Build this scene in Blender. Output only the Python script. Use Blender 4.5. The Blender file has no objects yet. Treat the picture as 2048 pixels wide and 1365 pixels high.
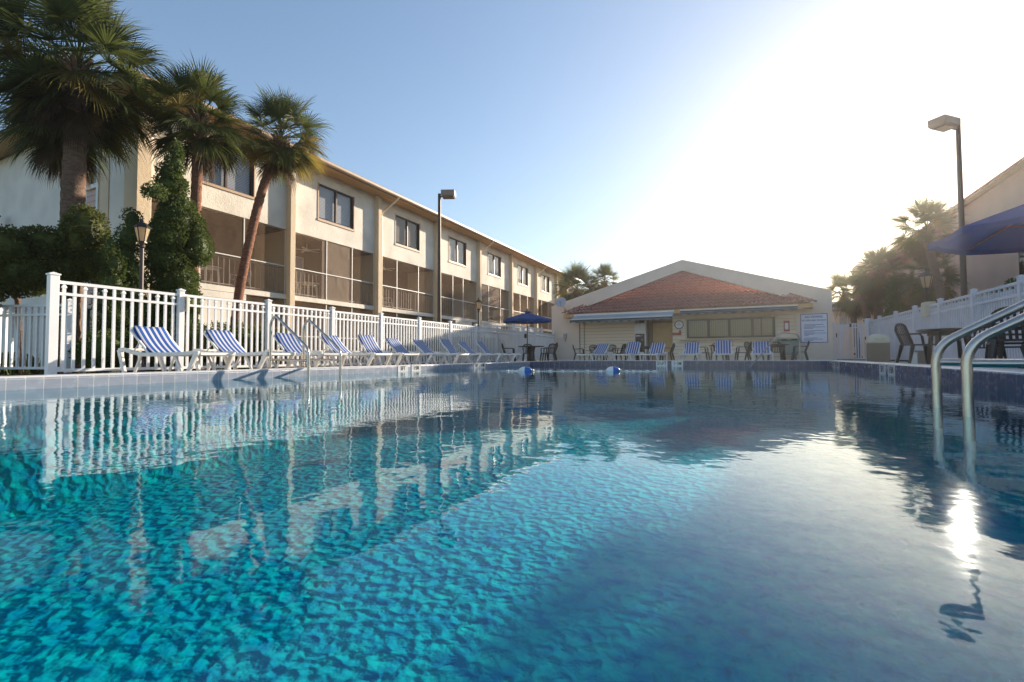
import bpy, math, random
from mathutils import Vector, Matrix
R = math.radians
C = bpy.context.scene.collection
S = bpy.context.scene

# ------------------------------------------------------------------ camera, sky, sun, exposure
cam = bpy.data.cameras.new('camera'); cam_o = bpy.data.objects.new('camera', cam); C.objects.link(cam_o)
cam.sensor_width = 36.0; cam.lens = 935.0/2048*36; cam.clip_end = 2000; cam.clip_start = 0.02
cam_o.matrix_world = (Matrix.Translation((0, 0, .16)) @ Matrix.Rotation(R(26.0), 4, 'Z')
                      @ Matrix.Rotation(R(91.87), 4, 'X') @ Matrix.Rotation(R(-.25), 4, 'Z'))
S.camera = cam_o
SUN_EL = R(15.2); SUN_AZ = math.atan2(.306, .952)          # azimuth from +Y towards +X
w = bpy.data.worlds.new('World'); S.world = w; w.use_nodes = True
nt = w.node_tree; nt.nodes.clear()
sky = nt.nodes.new('ShaderNodeTexSky'); sky.sky_type = 'NISHITA'; sky.sun_disc = False
sky.sun_elevation = SUN_EL; sky.sun_rotation = SUN_AZ
sky.air_density = 1.0; sky.dust_density = .7; sky.ozone_density = 1.3; sky.altitude = 0
bg = nt.nodes.new('ShaderNodeBackground'); bg.inputs[1].default_value = .127
wo = nt.nodes.new('ShaderNodeOutputWorld')
# the air near the sun is brighter than film can hold: roll the sky's brightness off, c / (1 + c/k)
lum = nt.nodes.new('ShaderNodeRGBToBW'); nt.links.new(sky.outputs[0], lum.inputs[0])
v1 = nt.nodes.new('ShaderNodeMath'); v1.operation = 'MULTIPLY_ADD'; v1.inputs[1].default_value = 1/13.; v1.inputs[2].default_value = 1
v2 = nt.nodes.new('ShaderNodeVectorMath'); v2.operation = 'DIVIDE'
nt.links.new(lum.outputs[0], v1.inputs[0]); nt.links.new(sky.outputs[0], v2.inputs[0]); nt.links.new(v1.outputs[0], v2.inputs[1])
nt.links.new(v2.outputs[0], bg.inputs[0]); nt.links.new(bg.outputs[0], wo.inputs[0])
sun = bpy.data.lights.new('sun', 'SUN'); sun.energy = 5.0; sun.angle = R(.55); sun.color = (1, .86, .69)
sun_o = bpy.data.objects.new('sun', sun); C.objects.link(sun_o)
sd = Vector((math.sin(SUN_AZ)*math.cos(SUN_EL), math.cos(SUN_AZ)*math.cos(SUN_EL), math.sin(SUN_EL)))
sun_o.rotation_euler = sd.to_track_quat('Z', 'Y').to_euler()
S.view_settings.view_transform = 'Standard'; S.view_settings.look = 'None'
S.view_settings.exposure = 1.1; S.view_settings.gamma = 1
S.cycles.use_denoising = True
S.cycles.max_bounces = 8; S.cycles.transparent_max_bounces = 24; S.cycles.glossy_bounces = 3
S.cycles.diffuse_bounces = 3; S.cycles.caustics_reflective = False; S.cycles.sample_clamp_indirect = 6

# ------------------------------------------------------------------ helpers
def lerp(a, b, t): return a+(b-a)*t
def sstep(t): t = max(0, min(1, t)); return t*t*(3-2*t)

class MB:
    def __init__(s): s.v = []; s.f = []; s.uv = None
    def quad(s, a, b, c, d):
        n = len(s.v); s.v += [tuple(a), tuple(b), tuple(c), tuple(d)]; s.f.append((n, n+1, n+2, n+3)); return s
    def tri(s, a, b, c):
        n = len(s.v); s.v += [tuple(a), tuple(b), tuple(c)]; s.f.append((n, n+1, n+2)); return s
    def box(s, x0, x1, y0, y1, z0, z1, skip=''):
        n = len(s.v)
        s.v += [(x, y, z) for z in (z0, z1) for (x, y) in ((x0, y0), (x1, y0), (x1, y1), (x0, y1))]
        fs = {'b': (0, 3, 2, 1), 't': (4, 5, 6, 7), 's': (0, 1, 5, 4), 'e': (1, 2, 6, 5), 'n': (2, 3, 7, 6), 'w': (3, 0, 4, 7)}
        for k, q in fs.items():
            if k not in skip: s.f.append(tuple(n+i for i in q))
        return s
    def bar(s, a, b, wd, ht, up=(0, 0, 1)):
        a = Vector(a); b = Vector(b); d = (b-a).normalized(); u = Vector(up)
        sd_ = d.cross(u)
        if sd_.length < 1e-4: sd_ = d.cross(Vector((1, 0, 0)))
        sd_.normalize(); u = sd_.cross(d)
        n = len(s.v)
        for p in (a, b):
            for (i, j) in ((-1, -1), (1, -1), (1, 1), (-1, 1)):
                s.v.append(tuple(p+sd_*(i*wd/2)+u*(j*ht/2)))
        for q in ((0, 3, 2, 1), (4, 5, 6, 7), (0, 1, 5, 4), (1, 2, 6, 5), (2, 3, 7, 6), (3, 0, 4, 7)):
            s.f.append(tuple(n+i for i in q))
        return s
    def tube(s, pts, r, n=8, cap=True):
        pts = [Vector(p) for p in pts]; m = len(pts)
        rs = r if isinstance(r, (list, tuple)) else [r]*m
        base = len(s.v); prev = None
        for i, p in enumerate(pts):
            d = (pts[min(i+1, m-1)]-pts[max(i-1, 0)]).normalized()
            if prev is None:
                u = d.cross(Vector((0, 0, 1)))
                if u.length < .05: u = d.cross(Vector((1, 0, 0)))
            else: u = prev-d*prev.dot(d)
            u.normalize(); prev = u; v_ = d.cross(u)
            for k in range(n):
                a = 2*math.pi*k/n
                s.v.append(tuple(p+(u*math.cos(a)+v_*math.sin(a))*rs[i]))
        for i in range(m-1):
            for k in range(n):
                k2 = (k+1) % n
                s.f.append((base+i*n+k, base+i*n+k2, base+(i+1)*n+k2, base+(i+1)*n+k))
        if cap:
            s.f.append(tuple(base+k for k in reversed(range(n)))); s.f.append(tuple(base+(m-1)*n+k for k in range(n)))
        return s
    def lathe(s, prof, cx=0, cy=0, n=20):
        base = len(s.v); m = len(prof)
        for (r, z) in prof:
            for k in range(n):
                a = 2*math.pi*k/n; s.v.append((cx+r*math.cos(a), cy+r*math.sin(a), z))
        for i in range(m-1):
            for k in range(n):
                k2 = (k+1) % n
                s.f.append((base+i*n+k, base+i*n+k2, base+(i+1)*n+k2, base+(i+1)*n+k))
        s.f.append(tuple(base+k for k in reversed(range(n)))); s.f.append(tuple(base+(m-1)*n+k for k in range(n)))
        return s
    def prism(s, poly, axis, a0, a1):
        """extrude a 2-D polygon along axis; poly holds the other two coordinates in order"""
        n = len(s.v); k = len(poly)
        def P(p, a):
            return {'x': (a, p[0], p[1]), 'y': (p[0], a, p[1]), 'z': (p[0], p[1], a)}[axis]
        s.v += [P(p, a0) for p in poly]+[P(p, a1) for p in poly]
        s.f.append(tuple(n+i for i in reversed(range(k)))); s.f.append(tuple(n+k+i for i in range(k)))
        for i in range(k):
            j = (i+1) % k; s.f.append((n+i, n+j, n+k+j, n+k+i))
        return s
    def add(s, o, M=None):
        n = len(s.v)
        s.v += [tuple(M @ Vector(p)) for p in o.v] if M is not None else list(o.v)
        s.f += [tuple(i+n for i in q) for q in o.f]; return s
    def build(s, name, mat, parent=None, smooth=False, bevel=0, auto=None, local=False, fix=True):
        off = Vector((0, 0, 0))
        if parent is not None and not local:
            q = parent
            while q is not None: off += q.location; q = q.parent
        me = bpy.data.meshes.new(name)
        me.from_pydata([(p[0]-off.x, p[1]-off.y, p[2]-off.z) for p in s.v], [], s.f)
        if fix:
            import bmesh
            b = bmesh.new(); b.from_mesh(me); bmesh.ops.recalc_face_normals(b, faces=b.faces); b.to_mesh(me); b.free()
        me.materials.append(mat)
        if smooth:
            me.polygons.foreach_set('use_smooth', [True]*len(me.polygons))
            if auto: me.set_sharp_from_angle(angle=R(auto))
        o = bpy.data.objects.new(name, me); C.objects.link(o)
        if parent is not None: o.parent = parent
        if bevel:
            m = o.modifiers.new('bevel', 'BEVEL'); m.width = bevel; m.segments = 2; m.limit_method = 'ANGLE'
        return o

def tag(o, label=None, cat=None, group=None, kind=None):
    if label: o['label'] = label
    if cat: o['category'] = cat
    if group: o['group'] = group
    if kind: o['kind'] = kind
    return o
def empty(name, loc, label, cat, group=None, rz=0):
    o = bpy.data.objects.new(name, None); C.objects.link(o); o.location = loc; o.rotation_euler = (0, 0, rz)
    o.empty_display_size = .1
    return tag(o, label, cat, group)
def children(o): return [c for c in bpy.data.objects if c.parent == o]
def copy_tree(o, loc=None, rz=0, label=None, group=None, scale=None):
    def rec(a, par):
        c = a.copy(); C.objects.link(c); c.parent = par
        for ch in children(a): rec(ch, c)
        return c
    c = rec(o, None)
    if loc is not None: c.location = loc
    c.rotation_euler = (0, 0, rz)
    if scale: c.scale = scale if isinstance(scale, tuple) else (scale,)*3
    if label: c['label'] = label
    if group: c['group'] = group
    return c
def text(name, body, size, mat, parent, M, align='CENTER', ext=.002, sx=1.0, bold=.0):
    cu = bpy.data.curves.new(name, 'FONT'); cu.body = body; cu.size = size; cu.align_x = align; cu.align_y = 'CENTER'
    cu.extrude = ext; cu.offset = bold; cu.materials.append(mat)
    tmp = bpy.data.objects.new(name+'_tmp', cu); C.objects.link(tmp)
    dg = bpy.context.evaluated_depsgraph_get(); me = bpy.data.meshes.new_from_object(tmp.evaluated_get(dg)); me.name = name
    bpy.data.objects.remove(tmp)
    o = bpy.data.objects.new(name, me); C.objects.link(o); o.parent = parent
    if not me.materials: me.materials.append(mat)
    o.matrix_basis = M @ Matrix.Diagonal((sx, 1, 1, 1)); return o

# ------------------------------------------------------------------ materials
def newmat(name):
    m = bpy.data.materials.new(name); m.use_nodes = True; n = m.node_tree; n.nodes.clear()
    return m, n, lambda t: n.nodes.new(t), n.links.new
def setin(node, i, v): node.inputs[i].default_value = v
def pbr(name, col, rough=.6, metal=0., var=.0, vs=4., bump=0., bs=20., bd=.02, spec=.5, var2=None, trans=0., coord='Object', stretch=None, detail=5.):
    """plain surface: colour mottled towards darker/lighter by noise, optional bump and second stain colour"""
    m, n, N, L = newmat(name)
    out = N('ShaderNodeOutputMaterial'); b = N('ShaderNodeBsdfPrincipled'); L(b.outputs[0], out.inputs[0])
    b.inputs['Base Color'].default_value = (*col, 1); b.inputs['Roughness'].default_value = rough
    b.inputs['Metallic'].default_value = metal; b.inputs['Specular IOR Level'].default_value = spec
    tc = N('ShaderNodeTexCoord'); src = tc.outputs[coord]
    if stretch:
        mp = N('ShaderNodeMapping'); setin(mp, 'Scale', stretch); L(src, mp.inputs[0]); src = mp.outputs[0]
    if var or var2:
        nz = N('ShaderNodeTexNoise'); setin(nz, 'Scale', vs); setin(nz, 'Detail', detail); L(src, nz.inputs['Vector'])
        cr = N('ShaderNodeValToRGB'); L(nz.outputs[0], cr.inputs[0])
        c2 = var2 if var2 else tuple(c*(1-var) for c in col)
        cr.color_ramp.elements[0].position = .3; cr.color_ramp.elements[0].color = (*c2, 1)
        cr.color_ramp.elements[1].position = .65; cr.color_ramp.elements[1].color = (*[min(1, c*(1+var*.4)) for c in col], 1)
        L(cr.outputs[0], b.inputs['Base Color'])
    if bump:
        n2 = N('ShaderNodeTexNoise'); setin(n2, 'Scale', bs); setin(n2, 'Detail', 4.); L(src, n2.inputs['Vector'])
        bp = N('ShaderNodeBump'); setin(bp, 'Strength', bump); setin(bp, 'Distance', bd)
        L(n2.outputs[0], bp.inputs['Height']); L(bp.outputs[0], b.inputs['Normal'])
    if trans:
        t = N('ShaderNodeBsdfTranslucent'); t.inputs[0].default_value = (*[min(1, c*1.3) for c in col], 1)
        mx = N('ShaderNodeMixShader'); setin(mx, 0, trans); L(b.outputs[0], mx.inputs[1]); L(t.outputs[0], mx.inputs[2]); L(mx.outputs[0], out.inputs[0])
    return m

def stucco(name, col, dirt=.12):
    m, n, N, L = newmat(name)
    out = N('ShaderNodeOutputMaterial'); b = N('ShaderNodeBsdfPrincipled'); L(b.outputs[0], out.inputs[0])
    b.inputs['Roughness'].default_value = .9; b.inputs['Specular IOR Level'].default_value = .2
    tc = N('ShaderNodeTexCoord')
    nz = N('ShaderNodeTexNoise'); setin(nz, 'Scale', .9); setin(nz, 'Detail', 8.); L(tc.outputs['Object'], nz.inputs['Vector'])
    cr = N('ShaderNodeValToRGB'); L(nz.outputs[0], cr.inputs[0])
    cr.color_ramp.elements[0].position = .32; cr.color_ramp.elements[0].color = (*[c*(1-dirt) for c in col], 1)
    cr.color_ramp.elements[1].position = .6; cr.color_ramp.elements[1].color = (*col, 1)
    L(cr.outputs[0], b.inputs['Base Color'])
    v = N('ShaderNodeTexNoise'); setin(v, 'Scale', 11.); setin(v, 'Detail', 3.); setin(v, 'Distortion', 1.2); L(tc.outputs['Object'], v.inputs['Vector'])
    c2 = N('ShaderNodeValToRGB'); L(v.outputs[0], c2.inputs[0]); c2.color_ramp.elements[0].position = .47; c2.color_ramp.elements[1].position = .53
    f = N('ShaderNodeTexNoise'); setin(f, 'Scale', 60.); L(tc.outputs['Object'], f.inputs['Vector'])
    ma = N('ShaderNodeMath'); ma.operation = 'MULTIPLY_ADD'; L(f.outputs[0], ma.inputs[0]); setin(ma, 1, .35); L(c2.outputs[0], ma.inputs[2])
    bp = N('ShaderNodeBump'); setin(bp, 'Strength', .4); setin(bp, 'Distance', .01); L(ma.outputs[0], bp.inputs['Height']); L(bp.outputs[0], b.inputs['Normal'])
    return m

def striped(name, c1, c2, axis, freq, rough=.7, duty=.5, trans=0., coord='Object', soft=.02, bump=0., phase=0.):
    m, n, N, L = newmat(name)
    out = N('ShaderNodeOutputMaterial'); b = N('ShaderNodeBsdfPrincipled'); L(b.outputs[0], out.inputs[0])
    b.inputs['Roughness'].default_value = rough; b.inputs['Specular IOR Level'].default_value = .3
    tc = N('ShaderNodeTexCoord'); sp = N('ShaderNodeSeparateXYZ'); L(tc.outputs[coord], sp.inputs[0])
    a = N('ShaderNodeMath'); a.operation = 'MULTIPLY_ADD'; L(sp.outputs[axis], a.inputs[0]); setin(a, 1, freq); setin(a, 2, phase+100)
    fr = N('ShaderNodeMath'); fr.operation = 'FRACT'; L(a.outputs[0], fr.inputs[0])
    cr = N('ShaderNodeValToRGB'); L(fr.outputs[0], cr.inputs[0])
    e = cr.color_ramp.elements; e[0].position = 0; e[0].color = (*c1, 1); e[1].position = duty; e[1].color = (*c1, 1)
    x = e.new(min(.98, duty+soft)); x.color = (*c2, 1); y = e.new(.985); y.color = (*c2, 1); z = e.new(1.0); z.color = (*c1, 1)
    L(cr.outputs[0], b.inputs['Base Color'])
    if bump:
        bp = N('ShaderNodeBump'); setin(bp, 'Strength', bump); setin(bp, 'Distance', .01); L(cr.outputs[0], bp.inputs['Height']); L(bp.outputs[0], b.inputs['Normal'])
    if trans:
        t = N('ShaderNodeBsdfTranslucent'); L(cr.outputs[0], t.inputs[0])
        mx = N('ShaderNodeMixShader'); setin(mx, 0, trans); L(b.outputs[0], mx.inputs[1]); L(t.outputs[0], mx.inputs[2]); L(mx.outputs[0], out.inputs[0])
    return m

def schlick(N, L, r0, nrm=None):
    # angle-dependent reflectance, the same from both sides of a thin sheet
    g = N('ShaderNodeNewGeometry'); d = N('ShaderNodeVectorMath'); d.operation = 'DOT_PRODUCT'
    L(g.outputs['Incoming'], d.inputs[0]); L(nrm or g.outputs['Normal'], d.inputs[1])
    a = N('ShaderNodeMath'); a.operation = 'ABSOLUTE'; L(d.outputs['Value'], a.inputs[0])
    b = N('ShaderNodeMath'); b.operation = 'SUBTRACT'; b.inputs[0].default_value = 1; L(a.outputs[0], b.inputs[1]); b.use_clamp = True
    c = N('ShaderNodeMath'); c.operation = 'POWER'; L(b.outputs[0], c.inputs[0]); c.inputs[1].default_value = 5
    e = N('ShaderNodeMath'); e.operation = 'MULTIPLY_ADD'; L(c.outputs[0], e.inputs[0]); e.inputs[1].default_value = 1-r0; e.inputs[2].default_value = r0
    return e.outputs[0]

def glassy(name, tint=(.8, .85, .85), rough=.02, refl=1.0):
    m, n, N, L = newmat(name)
    out = N('ShaderNodeOutputMaterial'); g = N('ShaderNodeBsdfGlossy'); g.inputs[0].default_value = (.9*refl, .93*refl, .95*refl, 1); setin(g, 'Roughness', rough)
    t = N('ShaderNodeBsdfTransparent'); t.inputs[0].default_value = (*tint, 1)
    mx = N('ShaderNodeMixShader')
    tc = N('ShaderNodeTexCoord'); nz = N('ShaderNodeTexNoise'); setin(nz, 'Scale', 1.3); L(tc.outputs['Object'], nz.inputs['Vector'])
    bp = N('ShaderNodeBump'); setin(bp, 'Strength', .12); setin(bp, 'Distance', .03); L(nz.outputs[0], bp.inputs['Height'])
    L(bp.outputs[0], g.inputs['Normal'])
    L(schlick(N, L, .03, bp.outputs[0]), mx.inputs[0]); L(t.outputs[0], mx.inputs[1]); L(g.outputs[0], mx.inputs[2]); L(mx.outputs[0], out.inputs[0])
    return m

def screenmat(name, col, op):
    m, n, N, L = newmat(name)
    out = N('ShaderNodeOutputMaterial'); d = N('ShaderNodeBsdfDiffuse'); d.inputs[0].default_value = (*col, 1)
    tc = N('ShaderNodeTexCoord'); nz = N('ShaderNodeTexNoise'); setin(nz, 'Scale', 1.1); setin(nz, 'Detail', 3.); setin(nz, 'Distortion', .8); L(tc.outputs['Object'], nz.inputs['Vector'])
    bp = N('ShaderNodeBump'); setin(bp, 'Strength', .5); setin(bp, 'Distance', .12); L(nz.outputs[0], bp.inputs['Height']); L(bp.outputs[0], d.inputs['Normal'])
    t = N('ShaderNodeBsdfTransparent'); mx = N('ShaderNodeMixShader'); setin(mx, 0, op)
    L(t.outputs[0], mx.inputs[1]); L(d.outputs[0], mx.inputs[2]); L(mx.outputs[0], out.inputs[0]); return m

def tilemat(name, col, size, grout, zshift, rough=.18, var=.25):
    """square glazed tiles with grout, laid along the UV map (u along the wall, v up, in metres)"""
    m, n, N, L = newmat(name)
    out = N('ShaderNodeOutputMaterial'); b = N('ShaderNodeBsdfPrincipled'); L(b.outputs[0], out.inputs[0])
    b.inputs['Roughness'].default_value = rough
    uv = N('ShaderNodeTexCoord'); mp = N('ShaderNodeMapping'); L(uv.outputs['UV'], mp.inputs[0]); setin(mp, 'Location', (0, zshift, 0))
    br = N('ShaderNodeTexBrick'); L(mp.outputs[0], br.inputs[0]); br.offset = 0; br.squash = 1
    setin(br, 'Scale', 1.); setin(br, 'Brick Width', size); setin(br, 'Row Height', size); setin(br, 'Mortar Size', .0035); setin(br, 'Mortar Smooth', .3)
    setin(br, 'Color1', (*col, 1)); setin(br, 'Color2', (*[c*(1-var) for c in col], 1)); setin(br, 'Mortar', (*grout, 1))
    nz = N('ShaderNodeTexNoise'); setin(nz, 'Scale', 9.); setin(nz, 'Detail', 6.); L(uv.outputs['UV'], nz.inputs['Vector'])
    mr = N('ShaderNodeMapRange'); L(nz.outputs[0], mr.inputs[0]); setin(mr, 'To Min', .84); setin(mr, 'To Max', 1.16)
    mu = N('ShaderNodeMix'); mu.data_type = 'RGBA'; mu.blend_type = 'MULTIPLY'; mu.inputs['Factor'].default_value = 1
    L(br.outputs[0], mu.inputs['A']); L(mr.outputs[0], mu.inputs['B']); L(mu.outputs['Result'], b.inputs['Base Color'])
    bp = N('ShaderNodeBump'); setin(bp, 'Strength', .4); setin(bp, 'Distance', .004); bp.invert = True
    L(br.outputs['Fac'], bp.inputs['Height']); L(bp.outputs[0], b.inputs['Normal'])
    rr = N('ShaderNodeMapRange'); L(nz.outputs[0], rr.inputs[0]); setin(rr, 'To Min', rough*.6); setin(rr, 'To Max', rough*2.2); L(rr.outputs[0], b.inputs['Roughness'])
    return m

M = {}
M['stucco'] = stucco('cream stucco', (.87, .80, .69), .2)
M['stucco_trim'] = stucco('tan stucco', (.74, .60, .43), .08)
M['stucco_bar'] = stucco('pale stucco', (.84, .69, .57), .08)
M['stucco_pink'] = stucco('peach stucco', (.70, .50, .40), .08)
M['stucco_end'] = stucco('white stucco', (.82, .77, .70), .14)
M['soffit'] = pbr('ochre painted soffit boards', (.60, .37, .17), .7, var=.2, vs=1.2, stretch=(4, .3, 1))
M['roofbrown'] = pbr('brown roof edge', (.33, .20, .12), .75, var=.3, vs=6)
M['shingle'] = pbr('brown shingles', (.28, .19, .13), .9, var=.35, vs=9, bump=.5, bs=30)
M['gutter'] = pbr('tan metal gutter', (.45, .31, .20), .5, var=.15, vs=3)
M['pipe'] = pbr('cream painted pipe', (.74, .60, .42), .5, var=.1)
M['screen'] = screenmat('brown insect screen', (.27, .19, .135), .27)
M['screen_pale'] = screenmat('sagging pale brown screen', (.42, .34, .27), .72)
M['mullion'] = pbr('white aluminium bar', (.75, .72, .68), .4, var=.08)
M['rail_grey'] = pbr('weathered balcony railing', (.36, .32, .28), .5, var=.15)
M['frame_brown'] = pbr('bronze window frame', (.10, .06, .045), .4, var=.2)
M['sill'] = pbr('tan window trim', (.50, .34, .22), .6, var=.1)
M['blind'] = striped('white slat blind', (.72, .73, .76), (.2, .2, .22), 2, 17., duty=.66, soft=.08)
M['curtain'] = striped('pale vertical blind strips', (.22, .17, .13), (.07, .055, .045), 0, 9., duty=.72, soft=.1)
M['glass'] = glassy('window glass', (.9, .9, .9))
M['glass_dark'] = glassy('dark window glass', (.5, .5, .5))
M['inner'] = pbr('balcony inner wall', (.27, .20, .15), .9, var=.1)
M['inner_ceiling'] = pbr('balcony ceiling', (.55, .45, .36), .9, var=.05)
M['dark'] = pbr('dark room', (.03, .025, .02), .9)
M['siding_pink'] = striped('pinkish lap siding', (.20, .11, .09), (.60, .42, .37), 2, 5.2, duty=.06, bump=.4, soft=.03)
M['siding'] = striped('cream lap siding', (.42, .33, .24), (.88, .75, .59), 2, 5.0, duty=.05, bump=.4, soft=.04)
M['white_trim'] = pbr('white trim paint', (.78, .76, .72), .5, var=.08)
M['vinyl'] = pbr('white vinyl', (.83, .83, .84), .35, var=.06, vs=2)
M['vinyl_r'] = pbr('white vinyl fence boards', (.72, .71, .76), .4, var=.1, vs=2)
M['resin'] = pbr('white lounger resin', (.82, .79, .74), .35, var=.08, vs=6)
M['sling'] = striped('blue and white striped sling', (.018, .09, .36), (.66, .66, .68), 1, 10.4, duty=.55, trans=.2, soft=.03)
M['navy'] = pbr('navy sling edge', (.012, .03, .16), .7)
M['blackresin'] = pbr('dark brown resin', (.035, .025, .022), .38, var=.2, vs=8)
M['greenresin'] = pbr('dark green resin', (.02, .035, .03), .38, var=.2, vs=8)
M['steel'] = pbr('brushed stainless steel', (.50, .455, .41), .27, metal=1., bump=.08, bs=160., bd=.003, stretch=(1, 1, 1), var=.08, vs=20)
M['bronze'] = pbr('bronze painted pole', (.07, .045, .035), .5, var=.2)
M['lamphead'] = pbr('bronze lamp housing', (.28, .19, .14), .45, var=.12)
M['black'] = pbr('black metal', (.015, .014, .014), .4)
M['lanternglass'] = pbr('frosted amber glass', (.62, .50, .33), .3, trans=.5)
M['umbrella'] = pbr('blue umbrella canvas', (.012, .07, .25), .85, var=.1, vs=3, bump=.2, bs=200, bd=.002, trans=.2)
M['wood'] = pbr('brown wood', (.16, .08, .04), .5, var=.3, stretch=(1, 1, .1), vs=20)
M['concrete'] = pbr('sand coloured deck concrete', (.50, .44, .36), .85, var=.16, vs=1.5, bump=.3, bs=60, bd=.004)
M['bull'] = pbr('white bullnose coping', (.66, .65, .64), .3, var=.12, vs=5)
M['earth'] = pbr('mulch and grass', (.07, .075, .03), .95, var2=(.05, .035, .02), vs=3, bump=.8, bs=25, bd=.05)
M['asphalt'] = pbr('asphalt', (.05, .05, .05), .9, var=.2)
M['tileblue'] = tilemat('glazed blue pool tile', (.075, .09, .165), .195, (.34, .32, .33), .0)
M['tileblue_left'] = tilemat('blue pool tile in sunlit tone', (.33, .36, .43), .152, (.60, .56, .52), .035-.0, var=.12)  # paler copy of the blue tile, sunlight put into its colour
M['terracotta'] = pbr('terracotta roof tile', (.50, .245, .205), .8, vs=5., var2=(.40, .18, .15), bump=.2, bs=40, spec=.1)
M['awning_top'] = striped('grey blue awning cloth', (.36, .42, .48), (.12, .20, .22), 0, .55, duty=.8, coord='UV', trans=.15)
M['awning'] = striped('blue green striped awning', (.02, .055, .065), (.14, .19, .21), 2, 9., duty=.6, soft=.05)
M['rust'] = pbr('palm trunk bark', (.19, .12, .085), .95, var=.45, vs=9, bump=1., bs=22, bd=.05, stretch=(1, 1, 2.5))
M['bark_red'] = pbr('reddish palm bark', (.27, .12, .07), .95, var=.45, vs=9, bump=1., bs=22, bd=.05, stretch=(1, 1, 2.5))
M['boots'] = pbr('old palm leaf bases', (.25, .15, .09), .9, var=.5, vs=6)
def leaf(name, c1, c2, tr=.35, vs=2.5, rough=.5):
    m = pbr(name, c1, .6, var2=c2, vs=vs, trans=tr, detail=3., spec=.22); return m
M['frond'] = leaf('palm frond green', (.078, .095, .026), (.032, .048, .016), .42)
M['frond_gold'] = leaf('yellowing palm frond', (.20, .15, .035), (.09, .09, .025), .45)
M['frond_dead'] = leaf('dead palm frond', (.11, .075, .04), (.05, .035, .02), .25)
M['juniper'] = leaf('juniper green', (.095, .13, .032), (.04, .06, .018), .28, 1.8)
M['juniper_y'] = leaf('yellow green foliage', (.13, .145, .038), (.06, .075, .02), .3, 2.)
M['grassy'] = leaf('strappy green leaves', (.07, .10, .03), (.12, .09, .03), .3, 3.)
M['yellowgreen'] = leaf('light hedge leaves', (.11, .14, .045), (.05, .08, .025), .3, 2.5)
M['stone'] = pbr('pebble aggregate', (.33, .26, .19), .9, var=.5, vs=60, bump=.6, bs=80, bd=.01)
M['beige'] = pbr('beige plastic', (.70, .62, .46), .5, var=.08)
M['signwhite'] = pbr('white sign panel', (.70, .74, .86), .4, var=.05)
M['signblue'] = pbr('blue sign lettering', (.03, .05, .28), .5)
M['red'] = pbr('red paint', (.38, .03, .02), .4, var=.15)
M['white'] = pbr('white plastic', (.8, .8, .8), .4)
M['markwhite'] = pbr('white marker tile', (.72, .72, .72), .2, var=.1)
M['tan_door'] = pbr('tan painted door', (.62, .42, .20), .5, var=.1)
M['buoyblue'] = pbr('blue float', (.01, .12, .45), .3)
M['dishgrey'] = pbr('grey dish', (.42, .44, .52), .4, var=.1)
M['greybin'] = pbr('grey green plastic', (.25, .28, .24), .5, var=.1)
M['farroof'] = pbr('pale brown roof', (.40, .29, .25), .9, var=.2)

# pool water: Fresnel mix of a mirror and clear tinted water, rippled by noise in world metres
def watermat():
    m, n, N, L = newmat('pool water')
    out = N('ShaderNodeOutputMaterial'); tc = N('ShaderNodeTexCoord')
    def noise(sc, det, dist=0., vec=None):
        z = N('ShaderNodeTexNoise'); setin(z, 'Scale', sc); setin(z, 'Detail', det); setin(z, 'Distortion', dist)
        L(vec or tc.outputs['Object'], z.inputs['Vector']); return z.outputs[0]
    def mth(op, a, b, c=None):
        q = N('ShaderNodeMath'); q.operation = op
        for i, x in enumerate((a, b, c)):
            if x is None: continue
            if isinstance(x, (int, float)): setin(q, i, float(x))
            else: L(x, q.inputs[i])
        return q.outputs[0]
    # disturbed patches: by the inlet and the far right rails
    def patch(cx, cy, r0, r1):
        v = N('ShaderNodeVectorMath'); v.operation = 'DISTANCE'; L(tc.outputs['Object'], v.inputs[0]); v.inputs[1].default_value = (cx, cy, 0)
        k = N('ShaderNodeMapRange'); L(v.outputs['Value'], k.inputs[0]); setin(k, 'From Min', r0); setin(k, 'From Max', r1); setin(k, 'To Min', 1.); setin(k, 'To Max', 0.); return k.outputs[0]
    h = mth('MULTIPLY', noise(1.3, 2., .3), .0055)
    h = mth('ADD', h, mth('MULTIPLY', noise(5.5, 2., .4), .0015))
    p = mth('ADD', patch(.4, 4.65, .05, .8), patch(1.25, 4.5, .05, .5))
    p = mth('MULTIPLY_ADD', p, .004, .0005)
    h = mth('ADD', h, mth('MULTIPLY', noise(17., 2.), p))
    # outside the calm foreground the surface is choppier towards the left wall
    bp = N('ShaderNodeBump'); setin(bp, 'Strength', 1.); setin(bp, 'Distance', 1.); L(h, bp.inputs['Height'])
    g = N('ShaderNodeBsdfGlossy'); setin(g, 'Roughness', .03); g.inputs[0].default_value = (.86, .94, .98, 1); L(bp.outputs[0], g.inputs['Normal'])
    t = N('ShaderNodeBsdfTransparent'); t.inputs[0].default_value = (.04, .63, .74, 1)
    mx = N('ShaderNodeMixShader'); L(schlick(N, L, .02, bp.outputs[0]), mx.inputs[0]); L(t.outputs[0], mx.inputs[1]); L(g.outputs[0], mx.inputs[2]); L(mx.outputs[0], out.inputs[0])
    return m
M['water'] = watermat()
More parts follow.
